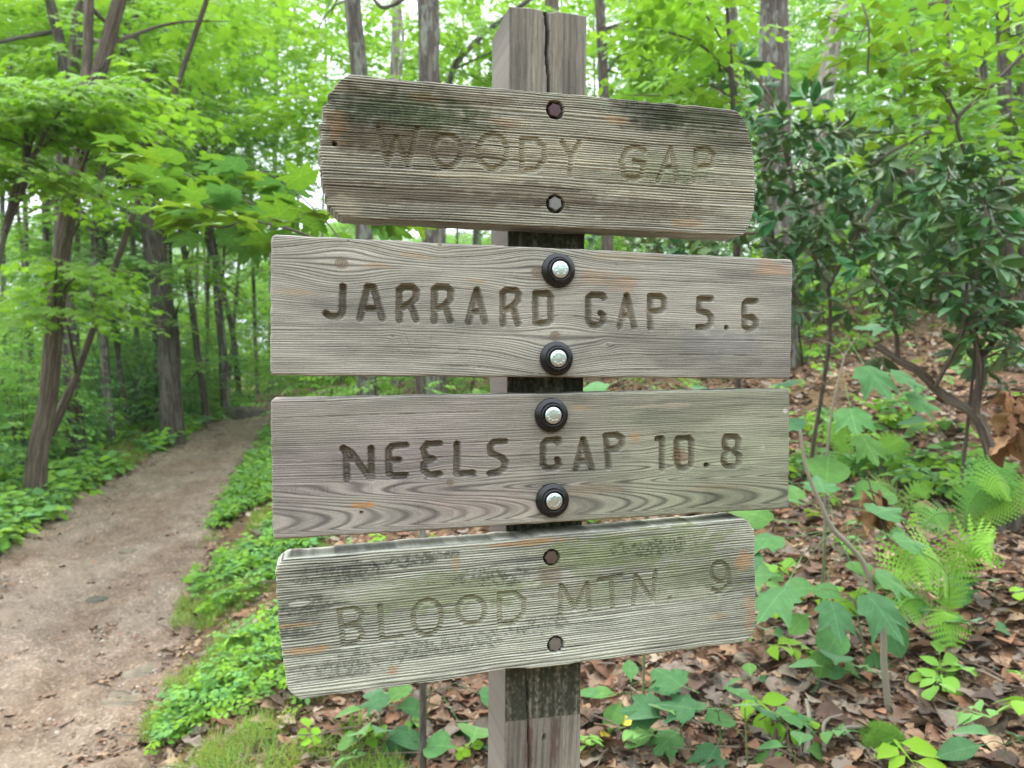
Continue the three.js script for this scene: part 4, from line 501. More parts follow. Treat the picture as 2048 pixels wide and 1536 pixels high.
{
  const R = rng(301), fan = (cx, cy, n, rx, ry, s) => { const o = []; for (let i = 0; i < n; i++) { const a = i / n * 6.283 + R() * 0.5; o.push([cx + rx * 0.35 * Math.cos(a), cy - ry * 0.35 * Math.sin(a), s * (0.8 + 0.4 * R()), a, -0.15 - 0.35 * R(), (R() - 0.5) * 0.5, -0.12 * Math.sin(a)]); } return o; };
  sapling('maple seedling with a bent pale stem and broad lobed leaves beside the lowest board', [[1778, 1425], [1768, 1330], [1766, 1262], [1748, 1190], [1728, 1130], [1700, 1092], [1668, 1060], [1640, 1005], [1612, 935], [1600, 860]], [[1640, 1080, 120, 2.9, -0.1, 0.2], [1668, 1100, 125, -1.2, -0.5, 0.1, -0.03], [1600, 1060, 115, 2.4, 0, -0.2, 0.06], [1690, 1040, 120, 0.5, -0.1, 0.1, 0.1], [1660, 1010, 110, 1.4, 0.1, 0, 0.14], [1610, 1130, 130, -2.5, -0.35, 0.2, -0.04], [1650, 1150, 100, -1.6, -0.5, -0.1, -0.06], [1700, 1110, 100, -0.5, -0.4, 0], [1580, 1100, 100, 3.1, -0.2, 0, -0.02], [1636, 1030, 95, 2.0, 0.2, 0.2, 0.05], [1730, 1070, 95, 0.1, -0.25, 0.1, 0.04]], { seed: 1, w: 15 });
  sapling('maple seedling with five pointed leaves beside the end of the JARRARD GAP board', [[1650, 1010], [1655, 900], [1668, 800], [1690, 710]], [[1690, 690, 110, -1.3, -0.45, 0.1], [1640, 680, 100, 2.8, -0.2, 0.2, 0.05], [1730, 720, 95, -0.4, -0.3, 0, 0.04], [1720, 670, 95, 0.9, 0.1, 0, 0.1], [1665, 830, 95, 3.0, -0.3, 0.1], [1700, 830, 90, -1.4, -0.5, 0], [1745, 775, 90, -0.2, -0.25, 0.2], [1690, 780, 95, -1.8, -0.4, 0.1, -0.05], [1640, 760, 80, 2.4, -0.3, 0]], { seed: 2, w: 7, d: 2.75, mat: stemPale });
  sapling('broad leaved seedling seen through the gap between the two smooth boards', [[1290, 900], [1295, 830], [1300, 770]], [[1280, 765, 120, 2.8, -0.2, 0], [1330, 770, 120, 0.2, -0.25, 0.1], [1400, 768, 100, 0.1, -0.2, 0, 0.1], [1240, 775, 90, 3.0, -0.2, 0]], { seed: 3, w: 6, d: 2.3, mat: stemGreen });
  sapling('seedling with toothed leaves below the lowest board left of the post'.replace(' left of the post', ' beside the post'), [[850, 1500], [852, 1430], [862, 1385]], fan(860, 1385, 6, 120, 60, 95), { seed: 4, w: 6, mat: stemGreen });
  sapling('maple seedling low on the leaf litter under the lowest board', [[1440, 1500], [1440, 1450], [1436, 1425]], fan(1430, 1420, 7, 150, 70, 95), { seed: 5, w: 6, mat: stemGreen });
  sapling('maple seedling beside the dry sticks', [[1495, 1530], [1492, 1480], [1490, 1440]], fan(1480, 1435, 5, 110, 60, 85), { seed: 6, w: 5, mat: stemGreen });
  const ov = { leaf: fullOvate, mats: nearHerb, name: 'broadleaf_herb', cat: 'plant', mat: stemGreen };
  sapling('oval leaved plant beside the foot of the post', [[1265, 1440], [1262, 1390], [1260, 1370]], [[1262, 1365, 60, 1.5, 0.5, 0], [1290, 1380, 80, 0.2, 0, 0], [1235, 1390, 70, 2.9, 0, 0], [1275, 1395, 85, -1.3, -0.4, 0], [1245, 1400, 75, -2.2, -0.3, 0], [1300, 1365, 65, 0.8, 0.2, 0], [1315, 1400, 70, -0.5, -0.2, 0], [1205, 1395, 60, 2.6, 0, 0]], { ...ov, seed: 7, w: 5 });
  sapling('oval leaved plant spreading on the litter near the yellow leaf', [[1365, 1500], [1362, 1465], [1360, 1450]], fan(1360, 1450, 8, 130, 60, 90), { ...ov, seed: 8, w: 5 });
  sapling('round leaved viburnum under the fern', [[1735, 1330], [1720, 1260], [1710, 1200]], [[1640, 1178, 75, 2.9, -0.1, 0], [1690, 1200, 70, 2.4, 0, 0], [1750, 1180, 80, 0.6, 0, 0], [1762, 1230, 85, -1.2, -0.4, 0], [1690, 1250, 85, -2.4, -0.3, 0], [1660, 1290, 70, -2.2, -0.5, 0], [1800, 1205, 70, 0.1, -0.1, 0], [1745, 1290, 80, -1.5, -0.6, 0], [1735, 1160, 70, 1.6, 0.2, 0], [1620, 1225, 60, -2.6, -0.4, 0]], { ...ov, leaf: roundLeaf, seed: 9, w: 6 });
  sapling('big leaved viburnum behind the bent seedling', [[1640, 1200], [1650, 1080], [1660, 990]], [[1650, 985, 110, 1.2, 0.3, 0], [1700, 1000, 110, 0.3, 0.1, 0], [1740, 1050, 120, -0.3, -0.3, 0], [1610, 1010, 90, 2.4, 0.2, 0], [1560, 1150, 90, 2.9, -0.2, 0]], { ...ov, leaf: roundLeaf, seed: 10, w: 6, d: 2.6 });
  for (const [label, x, y, n, s, rx] of [['small light green herb between the sticks and the bent seedling', 1662, 1340, 6, 70, 60], ['small pointed herb right by the bent stem foot'.replace('right by', 'by'), 1718, 1345, 5, 55, 50], ['glossy cluster of round leaves at the litter edge', 2010, 1490, 7, 95, 120], ['bluish herb at the fern tips', 1990, 1180, 6, 75, 90], ['drooping oval plant below the fern', 1955, 1260, 6, 70, 90], ['dark leaved plant among the dry sticks', 1590, 1500, 6, 80, 60], ['small herb beside the pale pebble', 1500, 1360, 5, 45, 40], ['leafy plant just past the lowest board corner', 1525, 1270, 6, 60, 50], ['low leafy plant under the ragged corner of the lowest board', 760, 1420, 7, 75, 90], ['wilted light green plant under the lowest board', 745, 1480, 7, 85, 70], ['broad leaved plant hugging the post foot', 940, 1500, 5, 85, 80], ['lone herb on the litter behind the ferns', 1850, 880, 6, 50, 70], ['slim herb on the open litter slope', 1880, 850, 6, 60, 60]])
    sapling(label, [[x, y + s * 0.45], [x, y + s * 0.2], [x, y]], fan(x, y, n, rx, rx * 0.5, s), { ...ov, seed: 40 + x, w: 4, leaf: pick([fullOvate, fullOvate, roundLeaf], R) });
}
// ferns
function fern(label, px, py, fronds, seed) {
  const foot = groundHit(px, py), d = -foot.z, g = thing('fern', label, 'fern', foot, undefined), R = rng(seed);
  for (const pts of fronds) {
    const c = new THREE.CatmullRomCurve3(pts.map(([x, y, e]) => atDepth(x, y, d + (e || 0)).sub(foot))), len = c.getLength(), gs = [tube(c.getPoints(8), [0.0022, 0.0008], 5, 2, 0)], n = Math.round(len / 0.017), pin = (L) => { const pos = [], idx = []; const k = 7; for (let i = 0; i < k; i++) { const x = L * i / k, w = L * 0.19 * (1 - i / k) + 0.0028, b = pos.length / 3; for (const s of [-1, 1]) { const q = pos.length / 3; pos.push(x, 0, 0, x + L / k * 1.0, 0, 0, x + L / k * 0.95, -0.002, s * w); idx.push(q, q + 1, q + 2); } } return geoOf(pos, idx); };
    for (let i = 2; i <= n; i++) { const t = i / n, p = c.getPoint(t), tan = c.getTangent(t), prof = Math.sin(Math.PI * Math.pow(1 - t, 0.75)) * 0.9 + 0.06, L = Math.min(0.13, len * 0.3) * prof; const side = V(0, 0.7, 0.7).cross(tan).normalize(), up = tan.clone().cross(side).normalize(); for (const s of [-1, 1]) { const dir = side.clone().multiplyScalar(s).addScaledVector(tan, 0.35).addScaledVector(up, -0.15 + 0.15 * (R() - 0.5)).normalize(), zz = tan.clone().addScaledVector(dir, -tan.dot(dir)).normalize(), yy = zz.clone().cross(dir); gs.push(pin(L).applyMatrix4(new THREE.Matrix4().makeBasis(dir, yy, zz).setPosition(p))); } }
    const ge = mergeGeometries(gs.map(q => { const k = q.clone(); k.deleteAttribute('uv'); return k; })); part('frond', ge, fernMat[Math.floor(R() * 3)], g);
  }
  return g;
}
const fernMat = [lin(0.19, 0.42, 0.06), lin(0.15, 0.36, 0.07), lin(0.24, 0.47, 0.06)].map(c => leafMat(c, { transmission: 0.4 }));
fern('bright fern with two broad fronds over the leaf litter', 1900, 1290, [[[1890, 1260, 0], [1900, 1180, 0.02], [1880, 1130, -0.05], [1830, 1110, -0.1], [1790, 1165, -0.14]], [[1895, 1260, 0], [1910, 1150, 0.05], [1945, 1090, 0], [1985, 1085, -0.04]], [[1890, 1265, 0], [1880, 1220, -0.05], [1895, 1240, -0.1], [1905, 1300, -0.14]], [[1890, 1265, 0], [1850, 1205, 0], [1820, 1200, -0.04], [1790, 1225, -0.08]]], 1);
fern('upright light green fern above the broad fern', 1925, 1080, [[[1925, 1070, 0], [1940, 1010, 0], [1980, 955, 0.02], [2022, 928, 0.05]], [[1925, 1070, 0], [1900, 1030, 0], [1870, 1030, -0.04], [1840, 1060, -0.06]], [[1925, 1070, 0], [1985, 1020, 0], [2040, 975, -0.02]]], 2);
fern('dark fern beside the shaded stump', 2030, 1060, [[[2030, 1050, 0], [2030, 990, 0], [2000, 960, -0.04], [1975, 985, -0.08]], [[2030, 1050, 0], [2050, 985, 0], [2075, 960, 0]]], 3);
fern('feathery fern next to the smooth board end', 1690, 960, [[[1690, 950, 0], [1690, 905, 0], [1678, 870, 0.02], [1672, 845, 0.04]], [[1690, 950, 0], [1720, 920, 0], [1760, 912, -0.04]], [[1690, 950, 0], [1660, 925, 0], [1640, 935, -0.05]], [[1700, 955, 0], [1770, 900, 0], [1810, 880, 0.02]]], 4);
fern('small fern in the middle of the litter slope', 1800, 1040, [[[1800, 1030, 0], [1790, 990, 0], [1765, 970, -0.03], [1745, 985, -0.05]], [[1800, 1030, 0], [1825, 985, 0], [1860, 975, 0]], [[1800, 1030, 0], [1830, 1010, -0.04], [1850, 1025, -0.07]]], 5);
// mountain laurel
function laurel(label, px, py, dist, limbs, seed, nParts, lobes) {
  const R = rng(seed), foot = (() => { const p = atDepth(px, py, dist); return onGround(p.x, p.z, -0.05); })(), d = -foot.z, g = thing('laurel_shrub', label, 'shrub', foot), loc = p => p.clone().sub(foot), ms = [], cs = [], tips = [];
  for (const l of limbs) { const pts = l.map(([x, y, w, e], i) => i || l[0][4] ? atDepth(x, y, d + (e || 0)) : foot.clone()); part('limb', tube(pts.map(loc), l.map(q => q[2] * d / F / 2), 10, 8, 0.5, seed), bark.brown, g); tips.push(...pts.slice(1)); }
  for (const [x0, x1, y0, y1, e0, e1, n] of lobes) for (let i = 0; i < n; i++) {
    const u = R() * 2 - 1, v = R() * 2 - 1; if (u * u + v * v > 1.1) { i--; continue; }
    const c = atDepth((x0 + x1) / 2 + u * (x1 - x0) / 2, (y0 + y1) / 2 + v * (y1 - y0) / 2, d + lerp(e0, e1, R())); if (c.y < groundY(c.x, c.z) + 0.05) continue;
    tips.push(c); const yaw = R() * 6.28, col = lin(0.1 + 0.1 * R(), 0.23 + 0.17 * R(), 0.075 + 0.05 * R());
    ms.push(place(loc(c), yaw, 0.35 + 0.7 * R(), R() * 6, 0.9 + 0.5 * R())); cs.push(col);
    if (i % 3 === 0) { let b = tips[0], best = 1e9; for (const p of tips.slice(0, limbs.length * 5)) { const e = p.distanceTo(c); if (e < best) { best = e; b = p; } } part('twig', tube([loc(b), loc(b.clone().lerp(c, 0.5)).add(V(0, 0.03, 0)), loc(c)], [0.0045, 0.0016], 5, 3, 0.2), laurelBark, g); }
  }
  // the sprays that show largest are built leaf by leaf
  const near = ms.map((m, i) => [new THREE.Vector3().setFromMatrixPosition(m).add(foot).distanceTo(EYE_P), i]).sort((a, b) => a[0] - b[0]).slice(0, Math.round(nParts / 7)).map(q => q[1]), keep = new Set(near);
  for (const i of near) { const p = new THREE.Vector3().setFromMatrixPosition(ms[i]); for (let k = 0; k < 7; k++) { const lf = part('leaf', laurelLeaf, pick(nearLaurel, R), g), yaw = k * 0.9 + R() * 0.5; lf.position.copy(p).add(V(0.012 * Math.cos(yaw), 0.012 * R(), -0.012 * Math.sin(yaw))); lf.rotation.set((R() - 0.5) * 0.6, yaw, 0.35 - 0.7 * R(), 'YXZ'); lf.scale.setScalar(0.06 + 0.05 * R()); } }
  instanced('foliage', laurelSpray, laurelMat, ms.filter((_, i) => !keep.has(i)), cs.filter((_, i) => !keep.has(i)), g);
}
laurel('mountain laurel with glossy dark leaves and a bare brown limb on the bank', 2010, 870, 3.3, [[[2020, 860, 24], [1955, 838, 22, 0.02], [1885, 790, 19, 0.08], [1840, 745, 17, 0.03], [1800, 722, 15, 0.05], [1752, 690, 12, 0.1]], [[1950, 830, 16, 0.02, 1], [1960, 720, 15, 0], [1935, 640, 13, 0.05], [1900, 590, 9, 0.1]], [[1795, 715, 10, 0.05, 1], [1792, 650, 9, 0.05], [1785, 600, 8, 0.1], [1740, 540, 6, 0.15]], [[1960, 720, 12, 0, 1], [2030, 620, 12, 0], [2080, 520, 10, 0]], [[1935, 640, 9, 0.05, 1], [1985, 590, 7, 0.08], [2030, 470, 5, 0.1]], [[1870, 775, 9, 0.03, 1], [1925, 660, 8, -0.05], [1935, 560, 6, -0.05]]], 11, 294, [[1850, 2120, 330, 640, -0.25, 0.5, 80], [1700, 1900, 470, 640, -0.1, 0.5, 28], [1960, 2100, 600, 760, -0.3, 0.2, 26], [1760, 1850, 610, 690, -0.1, 0.2, 8]]);
laurel('mountain laurel thicket with small dark leaves behind the board ends', 1620, 640, 4.2, [[[1620, 700, 9], [1660, 600, 8, 0], [1630, 520, 8, 0.1], [1600, 420, 7, 0.1], [1570, 300, 9, 0.1]], [[1655, 580, 7, 0, 1], [1720, 460, 6, 0.1], [1800, 340, 8, 0.2]], [[1620, 640, 10, 0, 1], [1560, 540, 8, 0.1], [1540, 430, 6, 0]]], 12, 210, [[1500, 1720, 200, 560, -0.5, 0.6, 120], [1620, 1960, 280, 540, -0.4, 0.8, 110], [1400, 1520, 90, 260, 0.4, 1, 24], [1180, 1500, 470, 510, 0, 0.6, 34], [1540, 1760, 500, 640, -0.3, 0.6, 30]]);
// lime sprays of an azalea over the laurel
{
  const R = rng(410), d0 = 3.4, foot = (() => { const p = atDepth(1925, 700, d0); return onGround(p.x, p.z, -0.03); })(), g = thing('azalea_shrub', 'tall azalea with open lime green oval leaves on crooked dark twigs', 'shrub', foot), loc = p => p.clone().sub(foot), curves = [];
  const T = [[[1935, 700, 8], [1955, 560, 7], [1925, 400, 7], [1932, 320, 8], [1915, 240, 8], [1965, 190, 8], [2045, 110, 7]], [[1915, 240, 8], [1850, 270, 6], [1790, 300, 5], [1740, 330, 3]], [[1915, 235, 6], [1890, 190, 5], [1850, 160, 4], [1800, 150, 3]], [[1965, 190, 6], [1960, 120, 5], [1985, 90, 4], [2060, 60, 3]], [[1890, 190, 4], [1840, 210, 3], [1760, 190, 2]], [[1980, 180, 4], [1930, 170, 3], [1880, 120, 2]], [[1850, 270, 4], [1840, 290, 3], [1700, 250, 2]], [[1985, 250, 4], [2020, 240, 3], [2060, 230, 2]], [[1735, 150, 4], [1738, 60, 4], [1725, 0, 4], [1740, -60, 4]], [[1738, 60, 3], [1700, 60, 2], [1650, 30, 2]], [[1735, 130, 3], [1790, 110, 2], [1830, 40, 2]], [[1738, 40, 3], [1700, 110, 2], [1650, 140, 2]]];
  T.forEach((t, k) => { const pts = t.map(([x, y], i) => k === 0 && i === 0 ? foot.clone() : atDepth(x, y, d0 + (k ? 0.25 * Math.sin(k * 2.1 + i) : 0))); part(k ? 'branch' : 'stem', tube(pts.map(loc), t.map(q => q[2] * d0 / F / 2), 6, 5, 0.3, k), twigMat, g); curves.push(new THREE.CatmullRomCurve3(pts)); });
  let n = 0; curves.forEach((c, k) => { const m = k ? 18 : 8; for (let i = 0; i < m && n < 300; i++, n++) { const t = k ? 0.25 + 0.75 * R() : 0.65 + 0.35 * R(), p = c.getPoint(t); p.add(V((R() - 0.5) * 0.16, (R() - 0.3) * 0.1, (R() - 0.5) * 0.2)); leafAt(fullOvate, pick(nearLime, R), g, loc(p), R() * 6.28, 0.2 - 0.6 * R(), (R() - 0.5) * 0.8, 0.06 + 0.04 * R()); } });
  const ms = [], cs = []; for (let i = 0; i < 50; i++) { const c = pick(curves.slice(1), R), p = c.getPoint(0.2 + 0.8 * R()).add(V((R() - 0.5) * 0.5, (R() - 0.4) * 0.24, (R() - 0.2) * 0.7)); ms.push(place(loc(p), R() * 6.28, (R() - 0.5) * 0.5, (R() - 0.5) * 0.5, 0.8 + 0.5 * R())); cs.push(hue('lime', R)); }
  instanced('foliage', shrubSprays[1], canopyMat, ms, cs, g);
}
// overhanging sprays above the topmost board, past the post
{
  const R = rng(420), d0 = 4.6, foot = (() => { const p = atDepth(1480, 720, d0); return onGround(p.x, p.z, -0.03); })(), g = thing('witch_hazel', 'slender witch hazel with lime leaves hanging past the post top', 'shrub', foot), loc = p => p.clone().sub(foot), ms = [], cs = [];
  for (const t of [[[1480, 720, 14], [1470, 300, 12], [1460, 100, 9], [1450, -40, 7]], [[1464, 150, 6], [1400, 90, 5], [1320, 60, 4], [1240, 50, 2]], [[1466, 200, 6], [1420, 170, 4], [1350, 190, 3], [1250, 190, 2]], [[1461, 110, 5], [1400, 20, 4], [1300, -20, 3]]]) { const pts = t.map(([x, y], i) => t[0][1] === 720 && i === 0 ? foot.clone() : atDepth(x, y, d0)); part(t[0][1] === 720 ? 'stem' : 'branch', tube(pts.map(loc), t.map(q => q[2] * d0 / F / 2), 6, 5, 0.2), twigMat, g); const c = new THREE.CatmullRomCurve3(pts); if (t[0][1] !== 720) for (let i = 0; i < 34; i++) { const p = c.getPoint(0.2 + 0.8 * R()).add(V((R() - 0.5) * 0.5, (R() - 0.5) * 0.14, (R() - 0.5) * 0.9)); ms.push(place(loc(p), R() * 6.28, -0.1 + (R() - 0.5) * 0.4, (R() - 0.5) * 0.5, 1 + 0.5 * R())); cs.push(hue('lime', R)); } }
  instanced('foliage', shrubSprays[1], canopyMat, ms, cs, g);
}
// undergrowth shrubs on both sides
{
  const R = rng(430); let n = 0;
  const shrub = (name, label, group, p, h, w, count, hueName, R, low) => { const g = thing(name, label, 'shrub', p, group), ms = [], cs = []; for (let k = 0; k < 4; k++) { const a = R() * 6.28, t = V(Math.cos(a) * w * 0.6, h * (0.7 + 0.3 * R()), Math.sin(a) * w * 0.6); part('stem', tube([V(0, -0.05, 0), t.clone().multiplyScalar(0.5).add(V(0, 0.05, 0)), t], [0.008, 0.002], 5, 3, 0.2), twigMat, g); } for (let i = 0; i < count; i++) { const a = R() * 6.28, r = w * Math.sqrt(R()), y = h * (low + (1 - low) * Math.pow(R(), 0.7)) * (1 - 0.35 * (r / w) ** 2); ms.push(place(V(r * Math.cos(a), y, r * Math.sin(a)), -a + (R() - 0.5) * 2, (R() - 0.5) * 0.6, (R() - 0.5) * 0.6, 0.75 + 0.5 * R())); cs.push(hue(hueName, R)); } instanced('foliage', shrubSprays[Math.floor(R() * 2)], canopyMat, ms, cs, g); };
  for (let i = 0; i < 900 && n < 84; i++) { const d = 5.2 + 11 * R(), [l] = pathEdges(d), x = l - 0.7 - 6.5 * R() * (d / 9), p = onGround(x, -d); if (!seen(p, 150)) continue; n++; const far = R(); shrub('understory_shrub', 'leafy green undergrowth shrub on the slope below the trail', 'undergrowth below the trail', p, 0.7 + 1.1 * R(), 0.45 + 0.4 * R(), 105, R() < 0.4 ? 'lime' : R() < 0.6 ? 'mid' : 'cool', R, 0.12); }
  n = 0; for (let i = 0; i < 600 && n < 40; i++) { const d = 7.5 + 10 * R(), [, r] = pathEdges(Math.min(d, 16)), x = Math.max(r + 0.5, -0.9 * d * 0.66) + 14 * R(), p = onGround(x, -d); if (!seen(p, 150)) continue; n++; shrub('hillside_shrub', 'leafy green shrub scattered up the slope behind the sign', 'shrubs up the slope', p, 0.6 + 1.4 * R(), 0.5 + 0.5 * R(), 120, R() < 0.5 ? 'lime' : 'mid', R, 0.1); }
}
// ------------------------------------------------------------------ woodland floor: litter, grass, low herbs, stones, twigs
{
  const R = rng(601), browns = [[0.22, 0.135, 0.08], [0.29, 0.18, 0.105], [0.36, 0.245, 0.155], [0.15, 0.09, 0.06], [0.25, 0.125, 0.07], [0.3, 0.235, 0.175], [0.19, 0.15, 0.115], [0.11, 0.075, 0.055]];
  const tint = () => { const b = pick(browns, R), v = 0.75 + 0.5 * R(); return lin(b[0] * v, b[1] * v, b[2] * v); };
  const all = [];
  const drop = (x, z, s) => { const y = groundY(x, z); all.push({ p: V(x, y + 0.004 + 0.012 * R(), z), s, yaw: R() * 6.28, a: (R() - 0.5) * 0.9, b: (R() - 0.5) * 0.9, flip: R() < 0.4, c: tint(), v: Math.floor(R() * 8) }); };
  for (let i = 0; i < 150000 && all.length < 31000; i++) { const d = 1.1 + 12 * Math.pow(R(), 1.5), x = (R() * 2.25 - 1.0) * d, [, r] = pathEdges(d); if (x < r - 0.02) continue; const p = onGround(x, -d); if (!seen(p, 600)) continue; const o = x - r, keep = smooth(0.0, 0.9, o) * (0.5 + 0.8 * fbm(x * 2, d * 2, 610, 2)) + 0.25; if (R() > keep) continue; drop(x, -d, 0.025 + 0.065 * Math.pow(R(), 1.5)); }
  for (let i = 0; i < 4200; i++) { const d = 2.5 + 14 * Math.pow(R(), 1.4), [l, r] = pathEdges(d), e = R(), t = e < 0.5 ? Math.pow(R(), 2.4) * 0.35 : e < 0.8 ? 1 - Math.pow(R(), 2.4) * 0.35 : R(); drop(lerp(l - 0.1, r + 0.1, t), -d, 0.016 + 0.05 * R() * R()); }
  for (let i = 0; i < 2200; i++) { const d = 3.2 + 9 * R(), [l] = pathEdges(d); drop(l - 0.02 - 0.9 * R() * R(), -d, 0.04 + 0.04 * R()); }
  const size = q => q.s / q.p.distanceTo(EYE_P), idx = all.map((_, i) => i).filter(i => { const q = project(all[i].p); return q && q[0] > 5 && q[0] < 2043 && q[1] > 700 && q[1] < 1530 && !(q[0] > 560 && q[0] < 1500 && q[1] < 1300); }).sort((a, b) => size(all[b]) - size(all[a])), big = new Set(idx.slice(0, 260)), mats = browns.map(b => new THREE.MeshStandardMaterial({ color: lin(...b), roughness: 0.85, side: THREE.DoubleSide, map: veinTex }));
  const M = q => place(q.p, q.yaw, q.a, q.b + (q.flip ? Math.PI : 0), q.s * 1.15), groups = litters.map(() => []), cols = litters.map(() => []);
  all.forEach((q, i) => { if (big.has(i)) { q.p.y += 0.012; const m = single('fallen_leaf', litters[q.v], pick(mats, R), inPath(q.p.x, q.p.z) ? 'dry brown fallen leaf lying on the trail' : 'dry curled brown fallen leaf lying loose on top of the litter', 'leaf', inPath(q.p.x, q.p.z) ? 'fallen leaves on the trail' : 'fallen leaves on the bank'); m.applyMatrix4(M(q)); } else { groups[q.v].push(M(q)); cols[q.v].push(q.c); } });
  ['mixed', 'lobed', 'flat', 'torn', 'crumpled', 'ragged', 'narrow', 'split'].forEach((w, v) => { const o = instanced(numbered('leaf_litter'), litters[v], litterMat, groups[v], cols[v], scene); o.userData = { kind: 'stuff', label: `bed of ${w} dry brown leaves covering the bank`, category: 'leaf litter' }; });
  const yellow = (px, py, s, label) => { const p = groundHit(px, py), m = single('yellow_leaf', litters[0], new THREE.MeshStandardMaterial({ color: lin(0.6, 0.5, 0.05), roughness: 0.8, side: THREE.DoubleSide }), label, 'leaf'); m.position.copy(p).add(V(0, 0.03, 0)); m.scale.setScalar(s); m.rotation.set(0.5, px, 0.3, 'YXZ'); };
  yellow(1238, 1462, 0.07, 'bright yellow fallen leaf beside the post foot'); yellow(1208, 1500, 0.04, 'small yellow leaf below the bright yellow one'); yellow(1725, 850, 0.05, 'yellow leaf lying up the slope below the laurel limb'); yellow(1895, 630, 0.05, 'yellow leaf under the laurel twigs');
}
{ // grass and low herbs
  const R = rng(640), gm = [], gc = [], hs = [[], [], []], hc = [[], [], []];
  for (let i = 0; i < 80000; i++) { const d = 2.2 + 12 * Math.pow(R(), 1.4), [l, r] = pathEdges(d), left = R() < 0.45; if (left && d < 3.5) continue; const o = left ? -0.04 - 0.8 * Math.pow(R(), 1.3) : -0.05 + 0.85 * Math.pow(R(), 1.2), x = (left ? l : r) + o, p = onGround(x, -d); if (!seen(p, 80)) continue; const k = fbm(x * 2.4, d * 2.4, 650, 3); if (k < 0.47 + 0.3 * Math.abs(o) * R() + 0.3 * (noise(x * 11, d * 11, 655) - 0.5)) continue; gm.push(place(p, R() * 6.28, (R() - 0.5) * 0.5, (R() - 0.5) * 0.5, 0.3 + 0.6 * R())); gc.push(lin(0.2 + 0.14 * R(), 0.32 + 0.14 * R(), 0.05 + 0.03 * R())); if (gm.length > 9500) break; }
  const g = instanced('grass', grassTuft, herbMat, gm, gc, scene); g.userData = { kind: 'stuff', label: 'soft bright grass along both edges of the trail', category: 'grass' };
  const put = (x, d, s) => { const p = onGround(x, -d, 0.03 + 0.07 * R()); if (!seen(p, 80)) return; const v = Math.floor(R() * 3); hs[v].push(place(p, R() * 6.28, 0.25 + (R() - 0.5) * 0.9, (R() - 0.5) * 0.9, s)); const h = R(); hc[v].push(hue(h < 0.3 ? 'cool' : h < 0.65 ? 'mid' : 'lime', R)); };
  for (let i = 0; i < 15000; i++) { const d = 2.3 + 13 * Math.pow(R(), 1.3), [, r] = pathEdges(d), o = 0.02 + 1.3 * Math.pow(R(), 1.2), x = r + o; if (fbm(x * 2, d * 2, 660, 3) < 0.49 + 0.12 * smooth(0.5, 1.3, o) - 0.15 * smooth(4, 7, d)) continue; put(x, d, 0.3 + 0.55 * R() * smooth(1.5, 6, d) + 0.15 * R()); }
  for (let i = 0; i < 26000; i++) { const d = 3.6 + 11 * Math.pow(R(), 1.1), [l] = pathEdges(d), x = l - 0.1 - 2.6 * Math.pow(R(), 1.1); if (fbm(x * 1.7, d * 1.7, 670, 3) < 0.42) continue; put(x, d, 0.8 + 0.9 * R()); }
  for (let i = 0; i < 14000; i++) { const d = 1.9 + 11 * Math.pow(R(), 1.2), x = -0.3 * d + R() * 1.3 * d; if (inPath(x, -d, -0.4) || (fbm(x * 1.4 + 7, d * 1.4, 680, 3) < 0.66 && R() > 0.03)) continue; put(x, d, 0.6 + 0.7 * R()); }
  hs.forEach((m, v) => { const o = instanced(numbered('ground_cover'), herbSprays[v], herbMat, m, hc[v], scene); o.userData = { kind: 'stuff', label: ['low pointed green herbs covering the trail edges', 'low round leaved herbs covering the trail edges', 'low oval leaved herbs among the litter'][v], category: 'ground cover' }; });
}
function stone(label, px, py, w, h, seed, mat, sink = 0.45) { const p = groundHit(px, py), g = new THREE.IcosahedronGeometry(0.5, 4), a = g.attributes.position, v = V(0, 0, 0); for (let i = 0; i < a.count; i++) { v.fromBufferAttribute(a, i); const n = v.clone().normalize(), k = 0.75 + 0.5 * fbm(n.x * 1.6 + seed, n.y * 1.6 + n.z * 1.3, seed, 3) + 0.06 * fbm(n.x * 9, n.z * 9 + n.y * 7, seed + 1, 2); v.multiplyScalar(k); v.y = Math.min(v.y, 0.36 + 0.04 * n.x); a.setXYZ(i, v.x * w, v.y * h, v.z * w * 0.75); } g.computeVertexNormals(); const m = single('stone', g, mat, label, 'stone'); m.position.copy(p).add(V(0, h * (0.5 - sink) - h * 0.25, 0)); m.rotation.y = seed; }
const rockTint = lin(0.74, 0.66, 0.56), rockTex = tex8(256, 256, (i, j, o) => { const n = fbm(i / 30, j / 30, 3, 4), s = noise(i / 2, j / 2, 5), m = smooth(0.55, 0.65, fbm(i / 50, j / 50, 11, 3)); o[0] = lerp(88 + 66 * n + 16 * s, 92, m * 0.5); o[1] = lerp(84 + 64 * n + 16 * s, 100, m * 0.5); o[2] = lerp(76 + 58 * n + 16 * s, 68, m * 0.5); }, true), rockMat = new THREE.MeshStandardMaterial({ map: rockTex, color: rockTint, bumpMap: rockTex, bumpScale: 0.01, roughness: 0.95 }), darkRock = new THREE.MeshStandardMaterial({ map: rockTex, color: lin(0.4, 0.4, 0.36), bumpMap: rockTex, bumpScale: 0.02, roughness: 1 });
stone('dark mossy boulder beside the trail where it bends', 470, 835, 0.62, 0.5, 1, darkRock, 0.3); stone('low dark rock next to the mossy boulder', 512, 830, 0.5, 0.3, 2, darkRock, 0.3);
